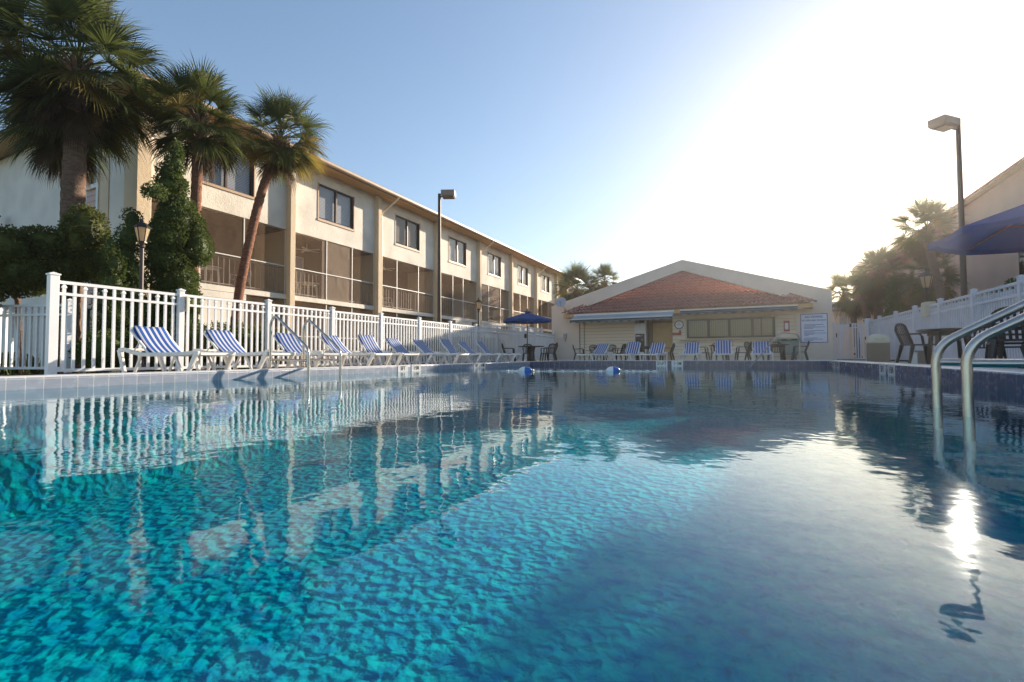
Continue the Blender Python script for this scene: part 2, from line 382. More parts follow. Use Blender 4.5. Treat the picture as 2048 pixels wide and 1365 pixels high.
def basinmat():
    """light blue pool plaster, its dimples and mottling shaped to imitate sunlight caustics"""
    m, n, N, L = newmat('pool plaster with caustic dimples')
    out = N('ShaderNodeOutputMaterial'); b = N('ShaderNodeBsdfPrincipled'); L(b.outputs[0], out.inputs[0]); b.inputs['Roughness'].default_value = .7
    tc = N('ShaderNodeTexCoord')
    nz = N('ShaderNodeTexNoise'); setin(nz, 'Scale', 6.5); setin(nz, 'Detail', 3.); L(tc.outputs['Object'], nz.inputs['Vector'])
    mx = N('ShaderNodeMix'); mx.data_type = 'VECTOR'; mx.inputs['Factor'].default_value = .12; L(tc.outputs['Object'], mx.inputs['A']); L(nz.outputs[1], mx.inputs['B'])
    v = N('ShaderNodeTexVoronoi'); setin(v, 'Scale', 12.); v.feature = 'SMOOTH_F1'; setin(v, 'Smoothness', .6); L(mx.outputs['Result'], v.inputs['Vector'])
    v2 = N('ShaderNodeTexNoise'); setin(v2, 'Scale', 9.); setin(v2, 'Detail', 2.); setin(v2, 'Distortion', .8); L(mx.outputs['Result'], v2.inputs['Vector'])
    ma = N('ShaderNodeMath'); ma.operation = 'MULTIPLY_ADD'; L(v2.outputs[0], ma.inputs[0]); setin(ma, 1, .25); L(v.outputs['Distance'], ma.inputs[2])
    bp = N('ShaderNodeBump'); setin(bp, 'Strength', 1.); setin(bp, 'Distance', .055); L(ma.outputs[0], bp.inputs['Height']); L(bp.outputs[0], b.inputs['Normal'])  # dimples stand in for the bright cells of sun through water
    cr = N('ShaderNodeValToRGB'); e = cr.color_ramp.elements; L(nz.outputs[0], cr.inputs[0])
    e[0].position = .3; e[0].color = (.21, .42, .57, 1); e[1].position = .7; e[1].color = (.40, .78, .62, 1)  # blue to green mottling carries the caustic light as colour
    L(cr.outputs[0], b.inputs['Base Color']); return m
M['basin'] = basinmat()

# ------------------------------------------------------------------ setting: ground, deck, pool
PX0, PX1, PY0, PY1, WZ = -7.1, 2.3, -5.0, 16.1, -.185
def edge_z(x, y):                      # level of the coping: the left side lies a little lower
    return lerp(-.035, 0, sstep((x-(PX0-.0))/1.5)) if y < PY1-.5 or x < PX0+1.5 else 0.
def deck_z(x, y):
    dx = max(PX0-x, x-PX1, 0); dy = max(PY0-y, y-PY1, 0); d = math.hypot(dx, dy)
    e = lerp(-.035, 0, sstep((x-PX0)/1.5))
    return lerp(e-.004, -.12, sstep((d-.3)/2.3))
xs = [-10.35, -10, -9.4, -8.8, -8.3, -7.9, -7.65, PX0-.3, PX0, -6.6, -6.1, -5.6, -4, -2, 0, 1.3, PX1, PX1+.3, 2.9, 3.3, 3.8, 4.4, 5.0, 5.5, 6.0]
ys = [-9, -7, PY0-.3, PY0, -3, 0, 2, 4, 6, 8, 10, 12, 14, 15.3, PY1, PY1+.3, 16.8, 17.2, 17.8, 18.5, 19.3, 21, 24, 28.6]
m = MB()
for i in range(len(xs)-1):
    for j in range(len(ys)-1):
        x0, x1, y0, y1 = xs[i], xs[i+1], ys[j], ys[j+1]
        if x0 >= PX0-.31 and x1 <= PX1+.31 and y0 >= PY0-.31 and y1 <= PY1+.31: continue
        m.quad((x0, y0, deck_z(x0, y0)), (x1, y0, deck_z(x1, y0)), (x1, y1, deck_z(x1, y1)), (x0, y1, deck_z(x0, y1)))
tag(m.build('pool_deck', M['concrete']), kind='structure')
m = MB(); m.quad((-90, -90, -.2), (90, -90, -.2), (90, 90, -.2), (-90, 90, -.2))
g_ = m.build('ground', M['earth']); tag(g_, kind='structure')
# cut the pool out of the ground sheet: rebuild it as four sheets round the basin in one mesh
me = g_.data; me.clear_geometry()
o_ = 140
me.from_pydata([(-o_, -o_, -.2), (o_, -o_, -.2), (o_, o_, -.2), (-o_, o_, -.2), (PX0-.25, PY0-.25, -.2), (PX1+.25, PY0-.25, -.2), (PX1+.25, PY1+.25, -.2), (PX0-.25, PY1+.25, -.2)],
               [], [(0, 1, 5, 4), (1, 2, 6, 5), (2, 3, 7, 6), (3, 0, 4, 7)])
me.materials.clear(); me.materials.append(M['earth'])

def wall_uv(name, mat, rows, parent=None):
    """rows: list of (list of (u, point) , v) -> grid mesh with UV"""
    me = bpy.data.meshes.new(name); v = []; f = []; uvs = []
    n = len(rows[0][0])
    for pts, vv in rows:
        for u, p in pts: v.append(p); uvs.append((u, vv))
    for r in range(len(rows)-1):
        for k in range(n-1): f.append((r*n+k, r*n+k+1, (r+1)*n+k+1, (r+1)*n+k))
    me.from_pydata(v, [], f); ul = me.uv_layers.new(name='UV')
    for lp in me.loops: ul.data[lp.index].uv = uvs[lp.vertex_index]
    me.materials.append(mat)
    o = bpy.data.objects.new(name, me); C.objects.link(o); o.parent = parent; return o
def coping_z(x): return lerp(-.035, 0, sstep((x-PX0)/1.5))
def tile_side(name, mat, a, b, inward):
    n = 40; rows = []
    L_ = (Vector(b)-Vector(a)).length
    for off, dz, v in ((.0, -.60, -.6), (.0, -.03, -.03), (.006, -.016, -.016)):
        pts = []
        for i in range(n+1):
            t = i/n; x = lerp(a[0], b[0], t); y = lerp(a[1], b[1], t); z0 = coping_z(x)
            zz = z0+dz if dz > -.5 else -.6
            pts.append((t*L_, (x-inward[0]*off, y-inward[1]*off, zz)))
        rows.append((pts, v))
    return tag(wall_uv(name, mat, rows), kind='structure')
# tile faces of the pool wall (v measured from the coping down, so the joint rows follow the coping)
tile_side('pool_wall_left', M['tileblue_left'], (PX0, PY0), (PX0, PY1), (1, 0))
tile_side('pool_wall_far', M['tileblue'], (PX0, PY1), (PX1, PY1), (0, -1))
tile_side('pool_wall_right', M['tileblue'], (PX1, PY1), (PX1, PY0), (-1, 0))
# rounded white edge over the tiles, a strip right round the pool
m = MB()
prof = [(.006, -.016), (.012, -.006), (.026, -.001), (.05, 0), (.30, 0), (.30, -.05)]
ring = [(PX0, PY0, -1, -1), (PX0, PY1, -1, 1), (PX0+.01, PY1, 0, 1), (PX0+1.5, PY1, 0, 1), (PX1, PY1, 1, 1), (PX1, PY0, 1, -1), (PX0, PY0, -1, -1)]
for i in range(len(ring)-1):
    (xa, ya, ia, ja), (xb, yb, ib, jb) = ring[i], ring[i+1]
    for k in range(len(prof)-1):
        (o1, z1), (o2, z2) = prof[k], prof[k+1]
        m.quad((xa+ia*o1, ya+ja*o1, coping_z(xa)+z1), (xb+ib*o1, yb+jb*o1, coping_z(xb)+z1), (xb+ib*o2, yb+jb*o2, coping_z(xb)+z2), (xa+ia*o2, ya+ja*o2, coping_z(xa)+z2))
tag(m.build('pool_coping', M['bull'], smooth=True, auto=40), kind='structure')
m = MB(); b0, b1 = -.6, -1.75
m.quad((PX0, PY0, b1), (PX1, PY0, b1), (PX1, PY1, b1+.6), (PX0, PY1, b1+.6))
m.quad((PX0, PY0, b0), (PX0, PY1, b0), (PX0, PY1, b1+.6), (PX0, PY0, b1)); m.quad((PX1, PY0, b0), (PX1, PY1, b0), (PX1, PY1, b1+.6), (PX1, PY0, b1))
m.quad((PX0, PY1, b0), (PX1, PY1, b0), (PX1, PY1, b1+.6), (PX0, PY1, b1+.6)); m.quad((PX0, PY0, -.03), (PX1, PY0, -.03), (PX1, PY0, b1), (PX0, PY0, b1))
tag(m.build('pool_basin', M['basin'], fix=False), kind='structure')
m = MB(); m.quad((PX0, PY0, WZ), (PX1, PY0, WZ), (PX1, PY1, WZ), (PX0, PY1, WZ))
tag(m.build('water', M['water'], fix=False), kind='structure')

# ------------------------------------------------------------------ three storey apartment building on the left
FX, Y0, BW, NB = -16.0, 7.7, 4.95, 8
YE = Y0+BW*NB
apt = empty('apartment_building', (FX, Y0, -.16), 'long three storey cream stucco block with screened balconies, left of the pool', 'apartment building')
wl = MB()
for k in range(NB):
    ya, yb = Y0+BW*k, Y0+BW*(k+1); wy0, wy1 = (ya+yb)/2-1.0-.03, (ya+yb)/2+1.0-.03
    x0, x1 = FX-.22, FX
    wl.box(x0, x1, ya, wy0, 5.2, 8.05).box(x0, x1, wy1, yb, 5.2, 8.05).box(x0, x1, wy0, wy1, 5.2, 6.05).box(x0, x1, wy0, wy1, 7.58, 8.05)
wl.box(-28, -17.95, Y0+.05, YE, -.2, 8.04)
wl.box(-17.95, FX-.22, YE-.2, YE, -.2, 8.04)
wl.build('wall', M['stucco'], apt)
# near end wall in shade
ew = MB()
ew.box(-28, -19.15, 7.55, 7.8, -.2, 8.0)
ew.box(-17.55, -16.5, 7.45, 7.75, -.2, 8.0)
ew.build('end_wall', M['stucco_end'], apt)
rt = MB(); rt.box(-18.1, -17.55, 7.42, 7.75, -.2, 8.0); rt.box(-16.5, -15.78, 7.36, 7.72, -.2, 8.03); rt.build('end_pillar', M['stucco_trim'], apt)
rt = MB(); rt.box(-18.22, -18.1, 7.38, 7.8, -.2, 8.0); rt.box(-19.15, -18.22, 7.45, 7.6, 5.62, 5.76); rt.box(-19.15, -18.22, 7.45, 7.6, 2.55, 2.68); rt.build('white_trim', M['white_trim'], apt)
for za, zb in ((4.75, 5.62), (1.75, 2.55)): sd_ = MB(); sd_.box(-19.15, -18.22, 7.52, 7.6, za, zb); sd_.build('siding_panel', M['siding_pink'], apt)
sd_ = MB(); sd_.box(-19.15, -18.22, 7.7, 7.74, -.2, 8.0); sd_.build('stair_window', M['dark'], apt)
gl = MB(); gl.box(-19.15, -18.22, 7.62, 7.63, -.2, 8.0); gl.build('stair_glass', M['glass_dark'], apt)
# pillars
for k in range(1, NB+1):
    y = Y0+BW*k; p = MB(); p.box(FX, FX+.26, y-.11, y+.11, -.2, 8.04); p.box(-18.0, FX, y-.08, y+.08, -.2, 5.2)
    p.build('pillar', M['stucco_trim'], apt)
# slabs
sl = MB()
for k in range(NB):
    ya, yb = Y0+BW*k+(.11 if k else .02), Y0+BW*(k+1)-.11
    sl.box(FX-.25, FX+.035, ya, yb, 2.44, 2.63)
sl.build('balcony_edge', M['stucco'], apt)
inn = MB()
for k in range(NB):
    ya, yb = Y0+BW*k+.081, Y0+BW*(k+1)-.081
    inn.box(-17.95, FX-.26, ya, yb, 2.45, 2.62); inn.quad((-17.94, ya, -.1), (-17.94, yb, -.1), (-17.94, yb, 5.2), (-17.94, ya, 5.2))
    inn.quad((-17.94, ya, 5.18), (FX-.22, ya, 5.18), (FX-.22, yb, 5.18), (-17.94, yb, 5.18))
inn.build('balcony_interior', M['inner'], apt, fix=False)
for k, (a, b) in {0: (.05, .62), 3: (.4, .8), 4: (.0, .6), 5: (.3, .9)}.items():
    gw = MB(); gw.box(FX-.2, FX, Y0+BW*k+BW*a+.12, Y0+BW*k+BW*b, -.2, 2.2); gw.box(FX-.2, FX+.07, Y0+BW*k+BW*a+.12, Y0+BW*k+BW*b+.1, 2.2, 2.42)
    gw.build('ground_floor_wall', M['stucco'], apt)
for k in range(NB):
    ya, yb = Y0+BW*k+.112, Y0+BW*(k+1)-.112; Lb = yb-ya
    # upper window
    wc = Y0+BW*(k+.5)-.03; f = MB(); z0, z1 = 6.05, 7.58
    f.box(FX-.12, FX-.03, wc-1.0, wc-.95, z0, z1).box(FX-.12, FX-.03, wc+.95, wc+1.0, z0, z1).box(FX-.12, FX-.03, wc-.95, wc+.95, z0, z0+.05).box(FX-.12, FX-.03, wc-.95, wc+.95, z1-.05, z1)
    f.box(FX-.13, FX-.02, wc-.035, wc+.035, z0+.05, z1-.05)
    win = f.build('window', M['frame_brown'], apt)
    s = MB(); s.box(FX-.03, FX+.035, wc-1.06, wc+1.06, z0-.09, z0).box(FX-.03, FX+.02, wc-1.05, wc-1.0, z0, z1+.02).box(FX-.03, FX+.02, wc+1.0, wc+1.05, z0, z1+.02); s.build('sill', M['sill'], win)
    q = MB(); q.box(FX-.085, FX-.08, wc-.95, wc-.035, z0+.05, z1-.05); q.box(FX-.105, FX-.10, wc+.035, wc+.95, z0+.05, z1-.05); q.build('pane', M['glass'], win)
    bl = MB(); zb = z0+.08 + (.0, .05, .1, .0, .0, .35, .0, .1)[k]
    bl.box(FX-.2, FX-.17, wc-.95, wc+.95, zb, z1-.05); bl.build('blind', M['blind'] if k % 4 != 2 else M['curtain'], win)
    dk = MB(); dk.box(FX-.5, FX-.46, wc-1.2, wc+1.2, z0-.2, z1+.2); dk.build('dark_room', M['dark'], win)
    # screened balconies on the two floors below
    for (z0, z1, nm) in ((2.63, 5.2, 'balcony_screen'), (-.1, 2.44, 'ground_floor_screen')):
        f = MB(); mid = z0+1.11
        for t in (1/3+(.05 if k % 2 else -.02), 2/3+(.03 if k % 3 else -.03)): f.box(FX-.05, FX-.015, ya+Lb*t-.02, ya+Lb*t+.02, z0, z1)
        f.box(FX-.052, FX-.013, ya, yb, mid-.018, mid+.018)
        f.box(FX-.05, FX-.015, ya, ya+.04, z0, z1-.03).box(FX-.05, FX-.015, yb-.04, yb, z0, z1-.03)
        sc = f.build(nm, M['mullion'], apt)
        q = MB(); q.quad((FX-.03, ya+.04, z0), (FX-.03, yb-.04, z0), (FX-.03, yb-.04, z1), (FX-.03, ya+.04, z1)); q.build('mesh_screen', M['screen'], sc, fix=False)
        if z0 > 2:
            cols = {1: [(1/3, 2/3, 0, 1)], 3: [(.38, .72, 0, .42)], 4: [(0, .3, 0, 1), (.33, .66, .45, 1), (.68, .9, 0, .42)], 5: [(0.02, .98, 0, .42)], 6: [(.66, 1, 0, 1)]}.get(k, [])
            for (a, b, c, d) in cols:
                q = MB(); q.quad((FX-.045, ya+Lb*a, lerp(z0, z1, c)), (FX-.045, ya+Lb*b, lerp(z0, z1, c)), (FX-.045, ya+Lb*b, lerp(z0, z1, d)), (FX-.045, ya+Lb*a, lerp(z0, z1, d)))
                q.build('sagging_screen', M['screen_pale'], sc, fix=False)
            rl = MB(); rl.box(FX-.16, FX-.12, ya, yb, z0+1.02, z0+1.06).box(FX-.16, FX-.12, ya, yb, z0+.08, z0+.11)
            nn = int(Lb/.19)
            for i in range(1, nn): yy = ya+Lb*i/nn; rl.box(FX-.15, FX-.13, yy-.009, yy+.009, z0+.11, z0+1.02)
            rl.build('railing', M['rail_grey'], sc)
    # balcony door with light curtain, ceiling fan, chairs and table seen through the screen
    d = MB(); d.box(-17.93, -17.86, ya+.3, ya+.36, 2.62, 4.7).box(-17.93, -17.86, ya+2.1, ya+2.16, 2.62, 4.7).box(-17.93, -17.86, ya+1.18, ya+1.26, 2.62, 4.64).box(-17.93, -17.86, ya+.36, ya+2.1, 4.64, 4.7)
    dr = d.build('balcony_door', M['white_trim'], apt)
    d = MB(); d.box(-17.92, -17.9, ya+.36, ya+1.18, 2.62, 4.64); d.box(-17.92, -17.9, ya+1.26, ya+2.1, 2.62, 4.64); d.build('pane', M['dishgrey'], dr)
    if k in (0, 1, 2):
        d = MB(); cy = ya+1.6; cz = 4.85
        d.tube([(-17, cy, 5.17), (-17, cy, cz)], .03, 6).lathe([(.12, cz-.05), (.14, cz+.02), (.05, cz+.08)], -17, cy, 10)
        for a in range(5):
            an = a*2*math.pi/5+.3; d.bar((-17+.12*math.cos(an), cy+.12*math.sin(an), cz), (-17+.6*math.cos(an), cy+.6*math.sin(an), cz), .13, .012)
        d.build('ceiling_fan', M['white_trim'], apt)
# eave: soffit, fascia, gutter, roof
s = MB(); s.box(-28.3, FX+.8, 6.85, YE+.6, 8.052, 8.1); s.build('soffit', M['soffit'], apt)
s = MB(); s.box(FX+.8, FX+.84, 6.8, YE+.62, 8.02, 8.24).box(-28.3, FX+.84, 6.80, 6.85, 8.02, 8.24); s.build('fascia', M['roofbrown'], apt)
s = MB(); s.prism([(FX+.845, 8.05), (FX+.93, 8.05), (FX+.97, 8.1), (FX+.97, 8.2), (FX+.955, 8.2), (FX+.95, 8.11), (FX+.92, 8.07), (FX+.86, 8.07), (FX+.86, 8.2), (FX+.845, 8.2)], 'y', 6.8, YE+.6)
s.build('gutter', M['gutter'], apt)
s = MB(); xr = -22.; hr = 8.26+(FX+.9-xr)*.22
s.quad((FX+.9, 6.75, 8.245), (FX+.9, YE+.7, 8.245), (xr, YE-5, hr), (xr, 12.5, hr)); s.quad((-28.4, 6.75, 8.245), (FX+.9, 6.75, 8.245), (xr, 12.5, hr), (-28.4, 12.5, hr-.3))
s.quad((FX+.9, YE+.7, 8.245), (-28.4, YE+.7, 8.245), (-28.4, YE-5, hr-.3), (xr, YE-5, hr)); s.quad((xr, 12.5, hr), (xr, YE-5, hr), (-28.4, YE-5, hr-.3), (-28.4, 12.5, hr-.3))
s.build('roof', M['shingle'], apt, fix=False)
for k in (0, 2, 4, 6):
    y = Y0+BW*k+(.3 if k else .02)-.02; p = MB(); x = FX+.09
    if k: p.tube([(FX+.9, y+.32, 8.08), (FX+.86, y+.3, 7.98), (x+.06, y+.02, 7.35), (x, y, 7.2)], .05, 8)
    p.tube([(x, y, 7.2 if k else 8.04), (x, y, 0)], .05, 8); p.build('downspout', M['pipe'], apt, smooth=True, auto=40)
# cross wing at the far end, facing the pool
s = MB(); s.box(FX-.2, -12.6, YE+.15, YE+5, -.2, 7.2); s.build('wing_wall', M['stucco_trim'], apt)
s = MB(); s.box(FX-.2, -12.0, YE+.7, YE+5.5, 7.21, 7.3); s.build('wing_roof', M['roofbrown'], apt)

# ------------------------------------------------------------------ pool bar with a tiled roof set in a gabled parapet
YB = 28.3
bar = empty('pool_bar_building', (-3.3, YB, -.12), 'low pool bar with red tile roof set inside a pale gabled stucco parapet', 'bar building')
p = MB()
p.prism([(-10.94, -.12), (-9.1, -.12), (-9.1, 3.09), (-2.9, 5.05), (-2.9, 5.67), (-10.94, 3.38)], 'y', YB, YB+.32)
p.prism([(4.22, -.12), (4.22, 3.46), (-2.9, 5.67), (-2.9, 5.05), (2.6, 3.07), (2.6, -.12)], 'y', YB, YB+.32)
p.box(-10.94, -10.64, YB+.32, YB+9, -.12, 3.3).box(3.92, 4.22, YB+.32, YB+9, -.12, 3.3).box(-10.64, 3.92, YB+8.7, YB+9, -.12, 3.3)
p.build('parapet_wall', M['stucco_bar'], bar)
p = MB(); p.box(-9.1, -5.62, YB+.12, YB+.3, -.12, 3.2).box(-3.5, 2.6, YB+.12, YB+.3, -.12, 3.2); p.build('siding_wall', M['siding'], bar)
p = MB(); p.box(-10.6, 3.9, YB+.4, YB+8.6, 3.1, 3.25); p.build('flat_roof', M['farroof'], bar)
# recess with door
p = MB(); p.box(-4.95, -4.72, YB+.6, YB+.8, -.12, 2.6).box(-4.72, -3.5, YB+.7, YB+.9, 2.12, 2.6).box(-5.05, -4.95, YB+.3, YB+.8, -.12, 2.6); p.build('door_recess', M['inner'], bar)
d = MB(); d.box(-4.72, -3.5, YB+.72, YB+.78, -.12, 2.12); door = d.build('door', M['tan_door'], bar)
d = MB()
for (a, b) in ((-4.6, -4.18), (-4.04, -3.62)):
    for (c, e) in ((.1, .85), (1.0, 1.55), (1.68, 2.0)):
        d.box(a, b, YB+.705, YB+.716, c, c+.03).box(a, b, YB+.705, YB+.716, e-.03, e).box(a, a+.03, YB+.705, YB+.716, c+.03, e-.03).box(b-.03, b, YB+.705, YB+.716, c+.03, e-.03)
d.build('door_panel_moulding', M['tan_door'], door)
d = MB(); d.bar((-3.66, YB+.66, .9), (-3.54, YB+.66, .9), .03, .03).box(-3.58, -3.52, YB+.66, YB+.72, .86, .94); d.build('handle', M['steel'], door)
# tile roof
def tile_roof(x0, x1, xa, ys_, zs, depth, pitch, nm, parent):
    """barrel tiles: every course is its own strip, its lower lip lifted clear of the course below"""
    me = bpy.data.meshes.new(nm); vs = []; fs = []
    ncx = int((x1-x0)/.0417); courses = 16; n = ncx+1
    for c in range(courses):
        for (q, lift, amp) in ((0, .05, .075), (.5, .022, .068), (1.1, -.015, .06)):
            t = (c+q)/courses; y = ys_+depth*t; z = zs+depth*t*pitch+lift
            for i in range(n):
                x = lerp(x0, x1, i/ncx); ph = (x/.25) % 1.0; k = int(x//.25)
                wv = amp*math.sin(math.pi*ph/.66)**.8 if ph < .66 else -.01
                vs.append((x, y-.012*math.sin(k*12.9+c*7.1), z+wv+.008*math.sin(k*7.3+c*3.1)))
        b = c*3*n; t = (c+.5)/courses; xl = lerp(x0, xa, t)-.12; xr_ = lerp(x1, xa, t)+.12
        for r in range(2):
            for i in range(ncx):
                xm = lerp(x0, x1, (i+.5)/ncx)
                if xl <= xm <= xr_: fs.append((b+r*n+i, b+r*n+i+1, b+(r+1)*n+i+1, b+(r+1)*n+i))
    me.from_pydata(vs, [], fs); me.materials.append(M['terracotta'])
    me.polygons.foreach_set('use_smooth', [True]*len(me.polygons))
    o = bpy.data.objects.new(nm, me); C.objects.link(o); o.parent = parent
    if parent: o.location = -parent.location
    m_ = o.modifiers.new('thick', 'SOLIDIFY'); m_.thickness = .014
    return o
tile_roof(-9.95, 3.42, -2.9, 27.62, 2.78, 4.7, .7, 'tile_roof', bar)
p = MB(); p.tri((-9.9, 27.66, 2.735), (3.35, 27.66, 2.735), (-2.9, 32.36, 6.02)); p.build('sun_blocking_sheet', M['roofbrown'], bar, fix=False)  # sheet added below the tiles to stop sun leaking through the gaps
p = MB(); p.prism([(-10.6, 3.0), (3.9, 3.0), (-2.9, 5.6)], 'y', 32.5, 32.6); p.build('sun_blocking_gable', M['stucco_bar'], bar)  # unseen gable added to block the sun from behind the roof
p = MB()
for (xa, xb) in ((-9.98, -2.9), (3.45, -2.9)): p.bar((xa, 27.6, 2.85), (xb, 27.6+4.7, 2.85+4.7*.7), .16, .07)
p.build('rake_tiles', M['terracotta'], bar)
p = MB(); p.box(-9.9, 3.35, 27.66, YB+.12, 2.55, 2.76); p.build('eave_beam', M['soffit'], bar)
# wide serving window with vertical blinds, and its counter
f = MB(); x0, x1, z0, z1 = -2.72, 1.70, 1.13, 2.21; yf = YB+.1
f.box(x0, x1, yf-.05, yf, z0, z0+.09).box(x0, x1, yf-.05, yf, z1-.09, z1)
for x in (x0, -1.62, -.58, .55, 1.02, x1-.13): f.box(x, x+.13 if x != 1.02 else x+.06, yf-.05, yf, z0+.09, z1-.09)
bw = f.build('serving_window', M['black'], bar)
q = MB(); q.box(x0+.09, x1-.09, yf-.03, yf-.025, z0+.07, z1-.07); q.build('pane', M['glass'], bw)
q = MB(); q.box(x0+.05, x1-.05, yf+.002, yf+.015, z0+.03, z1-.03); q.build('vertical_blind', M['curtain'], bw)
f = MB(); f.box(x0-.12, x0-.002, yf-.03, YB+.12, z0-.1, z1+.1).box(x1+.002, x1+.12, yf-.03, YB+.12, z0-.1, z1+.1).box(x0-.002, x1+.002, yf-.03, YB+.12, z1+.002, z1+.1); f.build('window_trim', M['beige'], bar)
f = MB(); f.box(-3.14, 2.2, YB-.25, YB+.12, 1.04, 1.09)
for x in (-2.4, -.4, 1.4): f.prism([(YB+.12, 1.04), (YB-.2, 1.04), (YB+.12, .7)], 'x', x, x+.05)
f.build('counter', M['pipe'], bar)
# awnings
def awning(nm, x0, x1, ytop, ztop, yf, zf, drop, par):
    root = MB(); root.tube([(x0, ytop, ztop+.02), (x1, ytop, ztop+.02)], .075, 10); aw = root.build(nm, M['mullion'], par, smooth=True, auto=40)
    n = int((x1-x0)/.11); cl = []
    rows = []
    L_ = math.hypot(yf-ytop, zf-ztop)
    for t in (0, .25, .5, .75, 1.0):
        sag = -.03*math.sin(math.pi*t)
        rows.append(([(lerp(x0, x1, i/n)/6, (lerp(x0, x1, i/n)-par.location.x, lerp(ytop, yf, t)-par.location.y, lerp(ztop, zf, t)+sag-par.location.z)) for i in range(n+1)], t*L_))
    o = wall_uv('awning_cloth', M['awning_top'], rows); o.parent = aw
    v = MB()
    for i in range(n):
        xa, xb = lerp(x0, x1, i/n), lerp(x0, x1, (i+1)/n)
        da = drop-.05*abs(math.sin(math.pi*i/4)); db = drop-.05*abs(math.sin(math.pi*(i+1)/4))
        v.quad((xa, yf-.01, zf+.02), (xb, yf-.01, zf+.02), (xb, yf-.03, zf-db), (xa, yf-.03, zf-da))
    v.build('valance', M['awning'], aw, fix=False)
    b = MB(); b.bar((x0, yf+.01, zf), (x1, yf+.01, zf), .05, .05)
    for x in (x0+.15, x1-.15): b.bar((x, ytop, ztop-.1), (x, yf, zf-.02), .04, .04)
    b.build('awning_arm', M['mullion'], aw)
awning('awning', -9.15, -3.3, 27.5, 2.62, 26.7, 2.34, .22, bar)
awning('awning', -2.95, 2.65, 27.5, 2.62, 27.3, 2.66, .27, bar)
p = MB(); p.box(-9.12, -9.06, YB+.06, YB+.12, -.12, 2.55).box(-8.8, -8.76, YB+.06, YB+.1, -.12, 2.2).box(-8.84, -8.72, YB+.04, YB+.1, 2.1, 2.25).box(-8.7, -5.7, YB+.07, YB+.1, .48, .52)
p.build('wall_conduit', M['rail_grey'], bar)

# wall things on the bar
t = empty('rules_sign', (3.42, YB-.01, 1.55), 'white rules sign with blue lettering on the right end of the bar wall', 'sign')
p = MB(); p.box(2.86, 3.98, YB-.05, YB-.004, .82, 2.24); p.build('sign_panel', M['signwhite'], t)
p = MB()
for q in ((2.83, 4.01, .79, .82), (2.83, 4.01, 2.24, 2.27), (2.83, 2.86, .82, 2.24), (3.98, 4.01, .82, 2.24)): p.box(q[0], q[1], YB-.055, YB-.004, q[2], q[3])
p.build('sign_border', M['signblue'], t)
MT = Matrix.Rotation(R(90), 4, 'X')
text('lettering', 'NO DIVING', .155, M['signblue'], t, Matrix.Translation((0, -.045, .56)) @ MT, sx=.95, ext=.003, bold=.003)
text('lettering', 'NO LIFEGUARD ON DUTY', .115, M['signblue'], t, Matrix.Translation((0, -.045, .38)) @ MT, sx=.78, ext=.003, bold=.002)
p = MB(); rr = random.Random(4); z = 1.76
for i, wd in enumerate((.86, .5, .92, .4, .0, .88, .45, .95, .42, .2, .0, .55, .82, .4)):
    z -= .062
    if wd: p.box(2.98, 2.98+wd, YB-.056, YB-.051, z, z+.022)
p.build('small_print_rows', M['signblue'], t)
t = empty('wall_thermometer', (-3.13, YB+.1, 1.93), 'round white dial with dark rim on the wall left of the serving window', 'wall dial')
def disc(x, y, z, r, th, mat, nm, par, n=24):
    m_ = MB(); m_.prism([(x+r*math.cos(2*math.pi*i/n), z+r*math.sin(2*math.pi*i/n)) for i in range(n)], 'y', y-th, y); return m_.build(nm, mat, par)
disc(-3.13, YB+.1, 1.93, .25, .05, M['black'], 'rim', t); disc(-3.13, YB+.045, 1.93, .21, .01, M['white'], 'dial_face', t)
p = MB(); p.box(-3.24, -3.02, YB+.028, YB+.034, 1.92, 1.94).box(-3.14, -3.12, YB+.026, YB+.033, 1.95, 2.08); p.build('pointer', M['rail_grey'], t)
t = empty('red_arrow_sign', (-3.27, YB+.1, 1.4), 'small red L shaped arrow sign under the round dial', 'sign')
p = MB(); p.prism([(-3.5, 1.33), (-3.02, 1.33), (-3.02, 1.62), (-3.14, 1.62), (-3.14, 1.46), (-3.5, 1.46)], 'y', YB+.06, YB+.1); p.build('sign_plate', M['red'], t)
p = MB(); p.box(-3.45, -3.2, YB+.05, YB+.058, 1.385, 1.4); p.build('pale_line', M['pipe'], t)
t = empty('fire_extinguisher_box', (2.2, YB+.1, 1.68), 'red fire extinguisher box on the wall right of the serving window', 'extinguisher box')
p = MB(); p.box(2.08, 2.34, YB-.06, YB+.1, 1.4, 1.95); p.build('case', M['red'], t)
p = MB(); p.box(2.13, 2.29, YB-.07, YB-.061, 1.5, 1.85); p.build('window', M['white'], t)
t = empty('vending_machine', (-5.3, YB-.1, -.12), 'black vending machine in a cream surround between the siding wall and the door', 'vending machine')
p = MB(); p.box(-5.62, -5.57, YB-.2, YB+.3, -.12, 2.5).box(-5.03, -4.96, YB-.2, YB+.3, -.12, 2.5).box(-5.57, -5.03, YB-.2, YB+.3, 1.46, 2.08); p.build('surround', M['white_trim'], t)
p = MB(); p.box(-5.57, -5.03, YB-.18, YB+.3, -.12, 1.46).box(-5.35, -5.03, YB-.15, YB+.3, 2.08, 2.5); p.build('cabinet', M['black'], t)
p = MB(); p.box(-5.53, -5.3, YB-.19, YB-.181, 1.31, 1.36).box(-5.3, -5.14, YB-.19, YB-.181, 1.32, 1.335); p.build('pale_strip', M['white'], t)
p = MB()
for i in range(16):
    a, b = 2*math.pi*i/16, 2*math.pi*(i+1)/16; p.bar((-5.17+.05*math.cos(a), YB-.185, 1.1+.05*math.sin(a)), (-5.17+.05*math.cos(b), YB-.185, 1.1+.05*math.sin(b)), .008, .008)
p.build('round_button', M['white'], t)
t = empty('satellite_dish', (-10.1, YB-.3, 3.3), 'grey satellite dish on the left shoulder of the bar wall', 'satellite dish')
